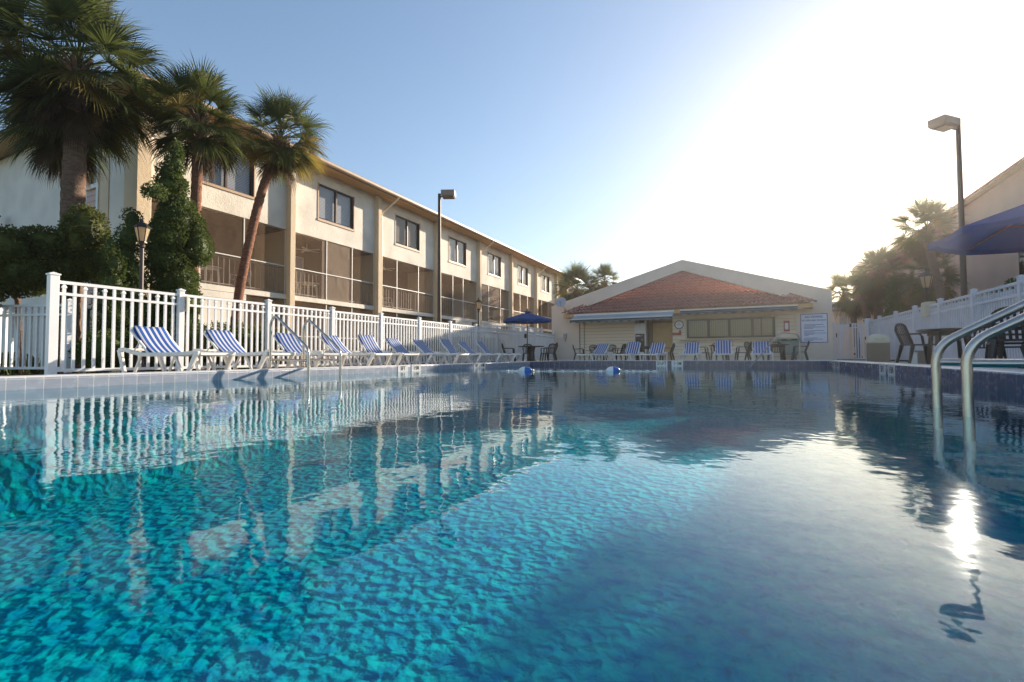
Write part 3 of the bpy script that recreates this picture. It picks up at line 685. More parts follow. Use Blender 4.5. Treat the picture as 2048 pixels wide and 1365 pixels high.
p = MB(); c0 = Vector((-10.15, YB-.35, 3.55)); ax = Vector((.15, -.85, .4)).normalized(); uu = ax.cross(Vector((0, 0, 1))).normalized(); vv = ax.cross(uu)
for r_ in range(4):
    for k in range(20):
        def dp(rr_, kk):
            a = 2*math.pi*kk/20; q = .33*rr_/4; return c0+uu*(q*math.cos(a))+vv*(q*1.1*math.sin(a))+ax*(q*q*.55)
        p.quad(dp(r_, k), dp(r_, k+1), dp(r_+1, k+1), dp(r_+1, k))
p.build('dish', M['dishgrey'], t, smooth=True, fix=False)
p = MB(); p.tube([c0-ax*.02, c0+Vector((.05, .18, -.1)), (-10.0, YB-.05, 3.1)], .02, 6).tube([c0-vv*-.3, c0+ax*.4+Vector((0, 0, -.15))], .012, 6).box(-10.06, -9.94, YB-.05, YB-.001, 3.0, 3.15); p.tube([c0+ax*.38+Vector((0, 0, -.17)), c0+ax*.46+Vector((0, 0, -.12))], .03, 8)
p.build('mount_arm', M['rail_grey'], t)
t = empty('electric_box', (-10.05, YB, 1.4), 'small grey meter box on the pale wall right of the pool gate', 'electric box')
p = MB(); p.box(-10.12, -9.9, YB-.1, YB-.001, 1.3, 1.6); p.build('box_body', M['dishgrey'], t, bevel=.01)
p = MB(); p.tube([(-10.01, YB-.13, 1.46), (-10.01, YB-.1, 1.46)], .06, 12).box(-10.04, -9.98, YB-.04, YB-.001, 1.1, 1.3); p.build('dial', M['rail_grey'], t)
t = empty('utility_bin', (2.2, 27.5, -.12), 'grey green plastic bin with two dark slots against the bar wall by the rules sign', 'utility bin')
p = MB(); p.prism([(1.85, .18), (2.6, .18), (2.72, .88), (1.73, .88)], 'y', 27.15, 27.75); p.build('tub', M['greybin'], t, bevel=.03)
p = MB(); p.box(1.7, 2.75, 27.1, 27.8, .885, 1.0); p.build('lid', M['greybin'], t, bevel=.03)
p = MB(); p.box(1.88, 2.13, 27.09, 27.099, .91, .96).box(2.3, 2.55, 27.09, 27.099, .91, .96); p.build('slot', M['black'], t)
for x in (1.95, 2.5):
    p = MB(); p.box(x-.04, x+.04, 27.25, 27.33, -.12, .18).box(x-.04, x+.04, 27.58, 27.66, -.12, .18); p.build('leg', M['greybin'], t)

# ------------------------------------------------------------------ building on the right
rb = empty('apartment_building', (11.3, 25, -.16), 'peach stucco apartment block with tiled eave behind the right hand fence', 'apartment building')
p = MB(); p.box(11.3, 24, 24, 58, -.2, 8.3).box(11.3, 24, 8, 13.5, -.2, 8.3).box(11.32, 24, 13.5, 24, -.2, .3).box(12.8, 24, 13.5, 24, .3, 8.3); p.build('wall', M['stucco_pink'], rb)
p = MB(); p.box(10.9, 24.5, 7.5, 59, 8.302, 8.36); p.build('soffit', M['roofbrown'], rb)
p = MB(); p.quad((10.75, 7.3, 8.37), (10.75, 59.2, 8.37), (17, 52, 10.2), (17, 14, 10.2)).quad((10.75, 7.3, 8.37), (17, 14, 10.2), (25, 14, 10.2), (25, 7.3, 8.37)).quad((10.75, 59.2, 8.37), (25, 59.2, 8.37), (25, 52, 10.2), (17, 52, 10.2)).quad((17, 14, 10.2), (17, 52, 10.2), (25, 52, 10.2), (25, 14, 10.2)); p.build('roof', M['terracotta'], rb, fix=False)
p = MB(); p.quad((10.85, 36, 7.3), (10.85, 56, 7.3), (11.28, 56, 8.1), (11.28, 36, 8.1)); p.box(10.84, 11.28, 36, 56, 7.1, 7.29); p.build('skirt_roof', M['terracotta'], rb)
p = MB(); p.box(10.9, 13.5, 58.05, 60.5, -.2, 9.4); p.build('end_tower', M['stucco_pink'], rb)
for k, (ya, yb) in enumerate(((14., 18.4), (18.8, 23.6))):
    for (z0, z1) in ((.35, 2.4), (2.7, 5.2), (5.6, 7.9)):
        f = MB(); f.box(11.3, 11.36, ya, yb, z0, z0+.06).box(11.3, 11.36, ya, yb, z1-.06, z1).box(11.3, 11.36, ya, ya+.06, z0+.06, z1-.06).box(11.3, 11.36, yb-.06, yb, z0+.06, z1-.06).box(11.3, 11.36, (ya+yb)/2, (ya+yb)/2+.05, z0+.06, z1-.06)
        wn = f.build('balcony_screen', M['frame_brown'], rb)
        q = MB(); q.quad((11.33, ya, z0), (11.33, yb, z0), (11.33, yb, z1), (11.33, ya, z1)); q.build('mesh_screen', M['screen'], wn, fix=False)
p = MB(); p.box(11.3, 12.8, 13.5, 24, 2.45, 2.69).box(11.3, 12.8, 13.5, 24, 5.2, 5.55).box(11.3, 12.8, 13.5, 24, 7.91, 8.3).box(11.28, 12.8, 18.4, 18.8, .3, 8.3); p.build('balcony_edge', M['stucco_pink'], rb)
p = MB()
for (ya, yb, z0, z1) in ((25.0, 28.6, 2.6, 4.9), (25.2, 27.6, 5.9, 7.7), (38.5, 40, 5.7, 6.9), (50, 51.6, 5.7, 6.9)):
    p = MB(); p.box(11.26, 11.31, ya, yb, z0, z1); wn = p.build('window', M['frame_brown'], rb)
    q = MB(); q.box(11.245, 11.255, ya+.06, (ya+yb)/2-.03, z0+.06, z1-.06); q.box(11.245, 11.255, (ya+yb)/2+.03, yb-.06, z0+.06, z1-.06); q.build('pane', M['glass_dark'], wn)

# far house beyond the gate
t = empty('far_house', (8.5, 50, -.2), 'distant low house with pale brown roof seen beyond the pool gate', 'house')
p = MB(); p.box(4.5, 14, 50, 58, -.2, 4.2); p.build('wall', M['stucco_bar'], t)
p = MB(); p.quad((4, 49.4, 4.15), (14.5, 49.4, 4.15), (12, 54, 5.3), (6, 54, 5.3)).quad((4, 49.4, 4.15), (6, 54, 5.3), (6, 54.2, 5.3), (4, 58.6, 4.15)).quad((14.5, 49.4, 4.15), (14.5, 58.6, 4.15), (12, 54.2, 5.3), (12, 54, 5.3)).quad((4, 49.4, 4.0), (14.5, 49.4, 4.0), (14.5, 49.4, 4.15), (4, 49.4, 4.15)); p.build('roof', M['farroof'], t, fix=False)
f = MB(); f.box(7.9, 9.2, 49.93, 50.0, 2.7, 3.9); wn = f.build('window', M['white_trim'], t)
f = MB(); f.box(7.97, 8.52, 49.9, 49.928, 2.78, 3.82); f.box(8.58, 9.13, 49.9, 49.928, 2.78, 3.82); f.build('pane', M['glass'], wn)

# ------------------------------------------------------------------ fences
def picket(m, x, y, w_, z0, z1, spear, ax):
    """one upright board; ax is the run direction"""
    h = w_/2
    a, b = Vector((x, y, 0))-ax*h, Vector((x, y, 0))+ax*h; nx = Vector((-ax.y, ax.x, 0))*h
    m.box(0, 0, 0, 0, 0, 0) if False else None
    def pr(z0_, z1_, s0, s1):
        c = Vector((x, y, 0)); n = len(m.v)
        for z, s_ in ((z0_, s0), (z1_, s1)):
            for (i, j) in ((-1, -1), (1, -1), (1, 1), (-1, 1)):
                q = c+ax*(i*h*s_)+Vector((-ax.y, ax.x, 0))*(j*h*s_); m.v.append((q.x, q.y, z))
        for q in ((0, 3, 2, 1), (4, 5, 6, 7), (0, 1, 5, 4), (1, 2, 6, 5), (2, 3, 7, 6), (3, 0, 4, 7)): m.f.append(tuple(n+k for k in q))
    pr(z0, z1, 1, 1)
    if spear: pr(z1, z1+.02, 1.45, 1.45); pr(z1+.02, z1+.085, 1.45, .12)
def post(par, x, y, z1, w_=.11, mat='vinyl', z0=-.14):
    h = w_/2; m = MB(); m.box(x-h, x+h, y-h, y+h, z0, z1)
    o = m.build('post', M[mat], par, bevel=.004)
    c = MB(); c.box(x-h-.012, x+h+.012, y-h-.012, y+h+.012, z1, z1+.025); n = len(c.v)
    c.v += [(x-h, y-h, z1+.025), (x+h, y-h, z1+.025), (x+h, y+h, z1+.025), (x-h, y+h, z1+.025), (x, y, z1+.055)]
    c.f += [(n, n+1, n+4), (n+1, n+2, n+4), (n+2, n+3, n+4), (n+3, n, n+4)]
    c.build('cap', M[mat], o); return o
def panel(par, a, b, ztop, n, mat='vinyl', pw=.04, z0=-.07, gap=.215, lowspear=.1, trim=.055):
    a = Vector((*a, 0)); b = Vector((*b, 0)); ax = (b-a).normalized(); a2 = a+ax*trim; b2 = b-ax*trim
    m = MB()
    for z, h in ((ztop-.025, .05), (ztop-gap, .045), (z0+.03, .05)): m.bar(a2+Vector((0, 0, z)), b2+Vector((0, 0, z)), .052, h)
    L_ = (b-a).length
    for i in range(1, n):
        p = a+ax*(L_*i/n)
        picket(m, p.x, p.y, pw, z0+.055, (ztop-.05) if i % 2 == 0 else ztop-gap+lowspear, i % 2 == 1, ax)
    return m.build('picket_panel', M[mat], par)
lf = empty('picket_fence', (-10.07, 3.55, -.12), 'long white picket fence with spear tips behind the left row of loungers', 'fence')
fy = [3.55+1.94*i for i in range(10)]
for i, y in enumerate(fy):
    post(lf, -10.07, y, 1.50 if i else 1.52, .12 if i == 0 else .10)
    if i < 9: panel(lf, (-10.07, y), (-10.07, fy[i+1]), 1.44, 14)
p = MB(); p.box(-10.16, -9.98, fy[1]+.07, fy[1]+.1, 1.1, 1.4); p.build('hinge_plate', M['beige'], lf)
g1 = empty('pool_gate', (-10.1, 21.9, -.12), 'white picket gate with latch beside the left end of the bar', 'gate')
post(g1, -10.1, 22.0, 1.62, .12); post(g1, -10.4, 24.1, 1.66, .1); post(g1, -10.75, 28.1, 1.7, .1)
panel(g1, (-10.1, 22.0), (-10.4, 24.1), 1.50, 14); panel(g1, (-10.4, 24.1), (-10.75, 28.1), 1.56, 24)
p = MB(); p.box(-10.04, -9.98, 22.05, 22.2, 1.1, 1.32); p.build('latch', M['black'], g1)
panel(g1, (-10.07, fy[-1]), (-10.1, 22.0), 1.44, 7)
sf = empty('side_fence', (-13.2, 5.0, -.16), 'white picket fence section in shade, at the left edge behind the tall post', 'fence')
post(sf, -12.3, 4.6, 1.33, .1); post(sf, -14.5, 3.8, 1.33, .1); post(sf, -16.7, 3.0, 1.33, .1)
for a, b in (((-12.3, 4.6), (-14.5, 3.8)), ((-14.5, 3.8), (-16.7, 3.0))): panel(sf, a, b, 1.27, 16)
en = empty('privacy_fence', (-11.6, 26, -.16), 'solid white board enclosure in the sun behind the pool gate by the blue umbrella', 'fence')
for i, (x, y) in enumerate(((-11.7, 24.2), (-11.7, 26.3), (-11.7, 28.5), (-13.8, 24.2))): post(en, x, y, 2.0, .12)
for (a, b) in (((-11.7, 24.2), (-11.7, 26.3)), ((-11.7, 26.3), (-11.7, 28.5)), ((-13.8, 24.2), (-11.7, 24.2))):
    m = MB(); A = Vector((*a, 0)); B = Vector((*b, 0)); ax = (B-A).normalized(); L_ = (B-A).length
    for z in (1.92, 1.55, .0): m.bar(A+ax*.06+Vector((0, 0, z)), B-ax*.06+Vector((0, 0, z)), .05, .08)
    for i in range(12):
        c = A+ax*(.07+(L_-.14)*(i+.5)/12); q = ax*((L_-.14)/24-.004)
        m.bar(c-q+Vector((0, 0, .76)), c+q+Vector((0, 0, .76)), .02, 1.5)
    for i in range(1, 12):
        c = A+ax*(L_*i/12); picket(m, c.x, c.y, .035, 1.59, 1.88, False, ax)
    m.build('board_panel', M['vinyl'], en)
rf = empty('board_fence', (5.8, 14.65, -.12), 'tall white board fence with picket top along the right side of the deck', 'fence')
ry = [7.4, 9.82, 12.24, 14.65, 17.07, 19.45, 21.9, 24.25, 26.75, 28.6]
for i, y in enumerate(ry):
    post(rf, 5.8, y, 1.92, .12, 'vinyl_r')
    if i < len(ry)-1:
        a, b = y+.06, ry[i+1]-.06; m = MB()
        for z in (1.80, 1.52, -.02): m.box(5.765, 5.835, a, b, z-.035, z+.035)
        n = 18
        for k in range(n):
            c = lerp(a, b, (k+.5)/n); m.box(5.785, 5.815, c-.042, c+.042, .015, 1.485)
            picket(m, 5.8, c, .038, 1.555, 1.765 if k % 2 else 1.62, k % 2 == 0, Vector((0, 1, 0)))
        m.build('board_panel', M['vinyl_r'], rf)
g2 = empty('double_gate', (5., 28.5, -.12), 'white double gate of upright bars between the bar and the right hand fence', 'gate')
post(g2, 4.33, 28.5, 1.80, .08, 'vinyl_r'); post(g2, 5.66, 28.5, 1.92, .14, 'vinyl_r')
panel(g2, (4.36, 28.5), (4.98, 28.5), 1.70, 6, 'vinyl_r', trim=.02, pw=.05); panel(g2, (4.99, 28.5), (5.6, 28.5), 1.74, 6, 'vinyl_r', trim=.02, pw=.05)
p = MB(); p.box(4.95, 5.02, 28.42, 28.46, 1.55, 1.72).box(5.56, 5.6, 28.42, 28.46, .9, 1.05).box(4.38, 4.42, 28.42, 28.46, 1.05, 1.25); p.build('latch', M['black'], g2)
p = MB(); p.box(5.1, 5.16, 28.42, 28.46, .15, .25); p.build('bolt', M['black'], g2)

# ------------------------------------------------------------------ depth markers set in the tile
def marker(x, y, z, rz, body, label, sz=.15, wd=.34):
    t = empty('depth_marker', (x, y, z), label, 'depth marker', 'depth marker tiles in the pool wall', rz)
    m = MB(); m.box(-wd/2, wd/2, -.004, 0, -sz*.52, sz*.52); m.build('tile', M['markwhite'], t, local=True)
    text('lettering', body, sz*.86, M['black'], t, Matrix.Translation((0, -.006, -.005)) @ MT, sx=.8, bold=.0025)
    return t
marker(-2.34, PY1-.002, -.1, 0, '3½FT', 'white 3½FT depth marker on the far wall, left of its pair', .185, .36)
marker(-1.85, PY1-.002, -.1, 0, '1·1M', 'white 1·1M depth marker on the far wall, right of its pair', .185, .36)
marker(PX0+.003, 8.72, -.03-.08, R(90), '5FT', 'sunlit 5FT depth marker on the left wall', .15, .36)
marker(PX0+.003, 9.22, -.03-.08, R(90), '1·5M', 'sunlit 1·5M depth marker on the left wall', .15, .36)
marker(PX0+.003, 12.13, -.03-.08, R(90), '5FT', 'shaded 5FT depth marker on the left wall past the sunny stretch', .15, .34)
marker(PX0+.003, 12.49, -.03-.08, R(90), '1·5M', 'shaded 1·5M depth marker on the left wall past the sunny stretch', .15, .34)
marker(PX1-.003, 10.5, -.10, R(-90), '5FT', 'white 5FT depth marker on the right wall below the bin', .185, .42)
marker(PX1-.003, 9.95, -.10, R(-90), '1·5M', 'white 1·5M depth marker on the right wall below the bin', .185, .42)
marker(PX1-.003, 15.35, -.10, R(-90), '3FT', 'pale depth marker on the right wall by the far corner, the farther one', .185, .36)
marker(PX1-.003, 14.78, -.10, R(-90), '·9M', 'pale depth marker on the right wall by the far corner, the nearer one', .185, .36)

# ------------------------------------------------------------------ loungers
def tubepath(m, pts, w_, h_):
    for i in range(len(pts)-1): m.bar(pts[i], pts[i+1], w_, h_)
def make_lounger(slope=.42, back_h=.44):
    t = empty('sun_lounger', (0, 0, 0), 'x', 'sun lounger', 'sun loungers')
    W_ = .31
    m = MB()
    for s in (-1, 1):
        y = s*W_
        pts = [(-.98, y, .40), (-.84, y, .41), (-.62, y, .36), (-.35, y, .32), (.3, y, .32), (.7, y, .33), (.86, y, .345), (.97, y, .33)]
        tubepath(m, pts, .045, .065)
    m.box(-.995, -.86, -W_+.023, W_-.023, .385, .43).box(.9, .98, -W_+.023, W_-.023, .30, .345).box(-.32, -.26, -W_+.023, W_-.023, .29, .325)
    m.build('frame', M['resin'], t, bevel=.012, local=True)
    for (xa, xb, za) in ((-.97, -.8, .40), (.92, .74, .33)):
        for s in (-1, 1):
            m = MB(); y = s*(W_-.005); n = len(m.v)
            for (x, z, hw) in ((xa, za, .05), (xb, .0, .032)):
                for (i, j) in ((-1, -1), (1, -1), (1, 1), (-1, 1)): m.v.append((x+i*hw, y+j*.024+s*(.02 if z == 0 else 0), z))
            for q in ((0, 3, 2, 1), (4, 5, 6, 7), (0, 1, 5, 4), (1, 2, 6, 5), (2, 3, 7, 6), (3, 0, 4, 7)): m.f.append(tuple(n+k for k in q))
            lg = m.build('leg', M['resin'], t, bevel=.01, local=True)
    for s in (-1, 1):       # inner struts of each end
        y = s*(W_-.03)
        for (xa, xb) in ((-.45, -.62), (.38, .56)): m = MB(); m.bar((xa, y, .31), (xb, y, .0), .03, .05); m.build('strut', M['resin'], t, bevel=.008, local=True)
    # backrest frame and seat frame
    m = MB(); bx, bz = -.26, .335; tx, tz = bx-slope*1.15, bz+back_h
    for s in (-1, 1):
        y = s*(W_-.035); m.bar((bx, y, bz), (tx, y, tz-.03), .04, .035)
        m.bar((bx-.28, y*.9, bz+.20), (-.72, y*.9, .36), .02, .02)
    m.bar((tx, -W_+.05, tz-.01), (tx, W_-.05, tz-.01), .05, .05)
    m.build('backrest_frame', M['resin'], t, bevel=.012, local=True)
    m = MB(); prof = []
    for i in range(9):
        u = i/8; x = lerp(tx-.015, bx, u); z = lerp(tz+.02, bz, u)-.05*math.sin(math.pi*u)*(.7+.3*u)
        prof.append((x+.02, z+.02, W_-.035 if i else W_-.07))
    prof.append((bx+.1, .335, W_-.03)); 
    for x in (.1, .5, .8): prof.append((x, .325, W_-.03))
    prof.append((.92, .335, W_-.05)); prof.append((.965, .31, W_-.06))
    ny = 6
    for (x, z, hw) in prof:
        for k in range(ny+1): m.v.append((x, lerp(-hw, hw, k/ny), z-.008*(1-(2*k/ny-1)**2)))
    for r in range(len(prof)-1):
        for k in range(ny): m.f.append((r*(ny+1)+k, r*(ny+1)+k+1, (r+1)*(ny+1)+k+1, (r+1)*(ny+1)+k))
    o = m.build('sling', M['sling'], t, smooth=True, local=True, fix=False)
    sm = o.modifiers.new('thick', 'SOLIDIFY'); sm.thickness = .006
    m = MB()
    for s in (-1, 1): m.bar((bx+.02, s*(W_-.02), .327), (.9, s*(W_-.02), .327), .012, .03)
    m.build('side_hem', M['navy'], t, local=True)
    return t
lg0 = make_lounger(); lg1 = make_lounger(.36, .50)
lefty = [4.64, 5.89, 7.24, 8.62, 9.77, 10.97, 12.33, 13.71, 14.86, 16.16]
ll = ['blue striped lounger nearest the camera, in front of the tall left gate post',
      'sunlit blue striped lounger second in the left row, just left of the handrails',
      'blue striped lounger seen through the first left handrail',
      'blue striped lounger crossed by the second left handrail',
      'sunlit blue striped lounger just right of the left handrails, fifth in the row',
      'blue striped lounger with its lower back in shade, sixth in the left row',
      'shaded blue striped lounger in front of the tall lamp pole, seventh in row',
      'shaded blue striped lounger right of the tall lamp pole, eighth in the left row',
      'shaded blue striped lounger second from the far end of the left row',
      'shaded blue striped lounger at the far end of the left row beside the umbrella table']
rr = random.Random(2)
def dz(x, y): return deck_z(x, y)
for i, y in enumerate(lefty):
    rz = rr.uniform(-.10, .10)+(.0 if i < 6 else .06)
    if i == 0: o = lg0; o.location = (-8.6, y, -.105); o['label'] = ll[0]; o['group'] = 'loungers in a row by the left fence'
    elif i == 4:
        o = lg1; o.location = (-8.62, y, -.105); o['label'] = ll[i]; o['group'] = 'loungers in a row by the left fence'
    else: o = copy_tree(lg1 if i in (7, 9) else lg0, (-8.62+rr.uniform(-.06, .06), y, -.105), rz, ll[i], 'loungers in a row by the left fence')
    o.rotation_euler = (0, 0, rz)
fl = ['blue striped lounger turned sideways at the left end of the row before the bar',
      'blue striped lounger second from left before the bar, in front of the siding wall',
      'blue striped lounger in front of the tan bar door',
      'blue striped lounger below the left end of the serving window',
      'blue striped lounger below the middle of the serving window',
      'blue striped lounger behind the far handrail, rightmost before the bar']
for i, (x, a) in enumerate(((-5.5, -103), (-4.1, -96), (-3.1, -94), (-1.73, -90), (-.56, -88), (.71, -91))):
    copy_tree(lg1 if i in (1, 4) else lg0, (x, 19.3+.1*(i % 2), -.12), R(a), fl[i], 'loungers in a row before the bar', scale=(1, 1, 1))

# ------------------------------------------------------------------ resin chairs and tables
def make_chair(mat):
    t = empty('patio_chair', (0, 0, 0), 'x', 'chair', 'patio chairs'); Z = .42
    m = MB(); m.prism([(-.21, -.22), (.22, -.24), (.25, -.2), (.25, .2), (.22, .24), (-.21, .22)], 'z', Z-.03, Z); m.build('seat', mat, t, bevel=.012, local=True)
    for sx in (-1, 1):
        for s in (-1, 1):
            m = MB(); x0 = .2 if sx > 0 else -.2; x1 = .27 if sx > 0 else -.29; n = len(m.v)
            zt = .66 if sx > 0 else Z
            for (x, y, z, hw) in ((x0 if sx < 0 else .22, s*.22, Z-.005, .035), (x1, s*.26, 0, .022)):
                for (i, j) in ((-1, -1), (1, -1), (1, 1), (-1, 1)): m.v.append((x+i*hw, y+j*hw*.7, z))
            for q in ((0, 3, 2, 1), (4, 5, 6, 7), (0, 1, 5, 4), (1, 2, 6, 5), (2, 3, 7, 6), (3, 0, 4, 7)): m.f.append(tuple(n+k for k in q))
            m.build('leg', mat, t, bevel=.006, local=True)
    for s in (-1, 1):
        m = MB(); tubepath(m, [(.2, s*.235, Z-.01), (.19, s*.265, .6), (.15, s*.275, .645), (-.05, s*.27, .64), (-.27, s*.215, .63)], .05, .028); m.build('armrest', mat, t, bevel=.006, local=True)
    m = MB(); pts = []
    for i in range(13):
        a = math.pi*i/12; yy = -.215*math.cos(a); zz = .70+.15*math.sin(a)**.7; pts.append((-.24-(zz-Z)*.22, yy, zz))
    pts = [(-.2, -.2, Z-.01)]+pts+[(-.2, .2, Z-.01)]
    tubepath(m, pts, .035, .045)
    for k in range(-2, 3):
        y = k*.068; zt = .70+.15*max(0, 1-(y/.215)**2)**.35
        m.bar((-.205, y*.9, Z-.005), (-.24-(zt-Z)*.22, y, zt-.01), .034, .012)
    m.build('backrest', mat, t, bevel=.005, local=True)
    return t
def make_table(mat, r_=.5, pedestal=False):
    t = empty('patio_table', (0, 0, 0), 'x', 'table', 'patio tables')
    m = MB(); m.lathe([(r_*.3, .69), (r_-.04, .69), (r_, .70), (r_+.005, .72), (r_-.01, .735), (r_*.1, .73)], n=28); m.build('tabletop', mat, t, smooth=True, auto=40, local=True)
    if pedestal:
        m = MB(); m.lathe([(.28, 0), (.27, .05), (.16, .15), (.14, .5), (.2, .69)], n=8); m.build('pedestal', mat, t, local=True)
    else:
        for k in range(4):
            a = math.pi/4+k*math.pi/2; m = MB(); m.bar((.3*math.cos(a), .3*math.sin(a), .69), (.36*math.cos(a), .36*math.sin(a), 0), .05, .07); m.build('leg', mat, t, bevel=.01, local=True)
        m = MB(); m.lathe([(.31, .6), (.33, .6), (.33, .69), (.31, .69)], n=20); m.build('apron', mat, t, local=True)
    return t
ch = {}
def chair(kind, x, y, face, label, group):
    """face: compass angle in degrees of the way the chair looks (0 = +X)"""
    z = deck_z(x, y)
    if kind not in ch:
        o = make_chair(M['blackresin'] if kind == 'brown' else M['greenresin']); ch[kind] = o
        o.location = (x, y, z); o.rotation_euler = (0, 0, R(face)); o['label'] = label; o['group'] = group; return o
    return copy_tree(ch[kind], (x, y, z), R(face), label, group)
tb = {}
def table(kind, x, y, label, group='patio tables', r_=.5):
    z = deck_z(x, y)
    if kind not in tb:
        o = make_table(M['blackresin'] if 'brown' in kind else M['greenresin'], r_, 'ped' in kind); tb[kind] = o
        o.location = (x, y, z); o['label'] = label; o['group'] = group; return o
    return copy_tree(tb[kind], (x, y, z), .2, label, group)
# right hand deck
table('brown', 3.78, 12.3, 'dark round table between two chairs, left of the right handrails')
chair('brown', 3.42, 12.75, 10, 'dark resin chair seen from the side at the left of the right hand deck', 'chairs on the right hand deck')
chair('brown', 4.55, 12.95, -120, 'dark resin chair behind the round table by the board fence', 'chairs on the right hand deck')
chair('brown', 3.9, 10.25, 165, 'dark resin chair with high arched back behind the first right handrail', 'chairs on the right hand deck')
chair('brown', 3.55, 9.05, 60, 'dark resin chair between the two right handrails', 'chairs on the right hand deck')
table('brownped', 4.15, 10.0, 'dark pedestal table under the near right umbrella', r_=.6)
chair('brown', 4.75, 10.85, -130, 'dark resin chair behind the umbrella table at the right edge', 'chairs on the right hand deck')
chair('brown', 4.55, 12.0, 150, 'dark resin chair between the two right hand tables', 'chairs on the right hand deck')
# furniture on the first balconies, seen through the screens
wc = make_chair(M['mullion']); wc.location = (-16.75, 9.1, 2.63); wc.rotation_euler = (0, 0, R(70)); wc['label'] = 'pale chair on the nearest balcony behind the palms'; wc['group'] = 'balcony chairs'
copy_tree(wc, (-16.8, 11.2, 2.63), R(-80), 'pale chair on the nearest balcony behind the leaning palm trunk', 'balcony chairs')
copy_tree(wc, (-16.7, 13.3, 2.63), R(80), 'pale chair on the balcony just left of the second screen bar', 'balcony chairs')
copy_tree(wc, (-16.9, 19.4, 2.63), R(60), 'pale chair on the balcony left of the tall lamp pole', 'balcony chairs')
wt = make_table(M['mullion'], .45); wt.location = (-16.9, 10.1, 2.63); wt['label'] = 'pale round table on the nearest balcony'; wt['group'] = 'balcony tables'
copy_tree(wt, (-16.8, 14.3, 2.63), 0, 'pale round table on the balcony right of the leaning palm', 'balcony tables')
# under the far left umbrella
table('brownped', -8.45, 19.3, 'dark pedestal table under the far left blue umbrella', r_=.62)
chair('brown', -9.35, 18.9, 20, 'dark chair seen from the side left of the far umbrella table', 'chairs round the far umbrella table')
chair('brown', -8.95, 20.1, -60, 'dark chair behind the far umbrella table, left of its pole', 'chairs round the far umbrella table')
chair('brown', -8.0, 20.2, -110, 'dark chair behind the far umbrella table, right of its pole', 'chairs round the far umbrella table')
chair('brown', -7.45, 19.0, -170, 'dark chair with tall slatted back right of the far umbrella table', 'chairs round the far umbrella table')
# before the bar
table('green', -6.3, 23.0, 'dark green table behind the leftmost lounger before the bar')
chair('green', -7.35, 22.9, 20, 'dark green chair at the far left before the bar wall', 'chairs before the bar')
chair('green', -6.8, 23.8, -60, 'dark green chair facing the pool left of the leftmost lounger', 'chairs before the bar')
chair('green', -6.05, 23.9, -100, 'dark green chair hidden behind the leftmost lounger before the bar', 'chairs before the bar')
chair('green', -5.35, 22.9, 165, 'dark green chair just right of the leftmost lounger before the bar', 'chairs before the bar')
table('green', -4.1, 23.2, 'dark green table before the vending machine')
chair('green', -4.8, 23.3, 0, 'dark green chair behind the second lounger, by the vending machine', 'chairs before the bar')
chair('green', -3.1, 23.0, 175, 'dark green chair before the tan door behind the third lounger', 'chairs before the bar')
chair('brown', -1.5, 22.0, 15, 'dark brown chair just right of the fourth lounger under the window', 'chairs before the bar')
table('brown', -.75, 22.6, 'dark table under the serving window, left of the fifth lounger')
chair('brown', -.95, 23.4, -85, 'dark brown chair behind the table under the serving window', 'chairs before the bar')
chair('brown', .1, 22.6, 170, 'dark brown chair just right of the fifth lounger before the bar', 'chairs before the bar')
chair('green', .55, 22.8, 30, 'dark chair peeping out over the left corner of the rightmost lounger', 'chairs before the bar')
table('brown', 1.35, 22.2, 'dark table right of the rightmost lounger, behind the far handrail')
chair('brown', 1.4, 23.1, -90, 'dark brown slatted chair facing the pool behind the far handrail', 'chairs before the bar')
chair('green', 2.2, 22.5, 170, 'dark green chair in front of the grey bin, seen from the side', 'chairs before the bar')

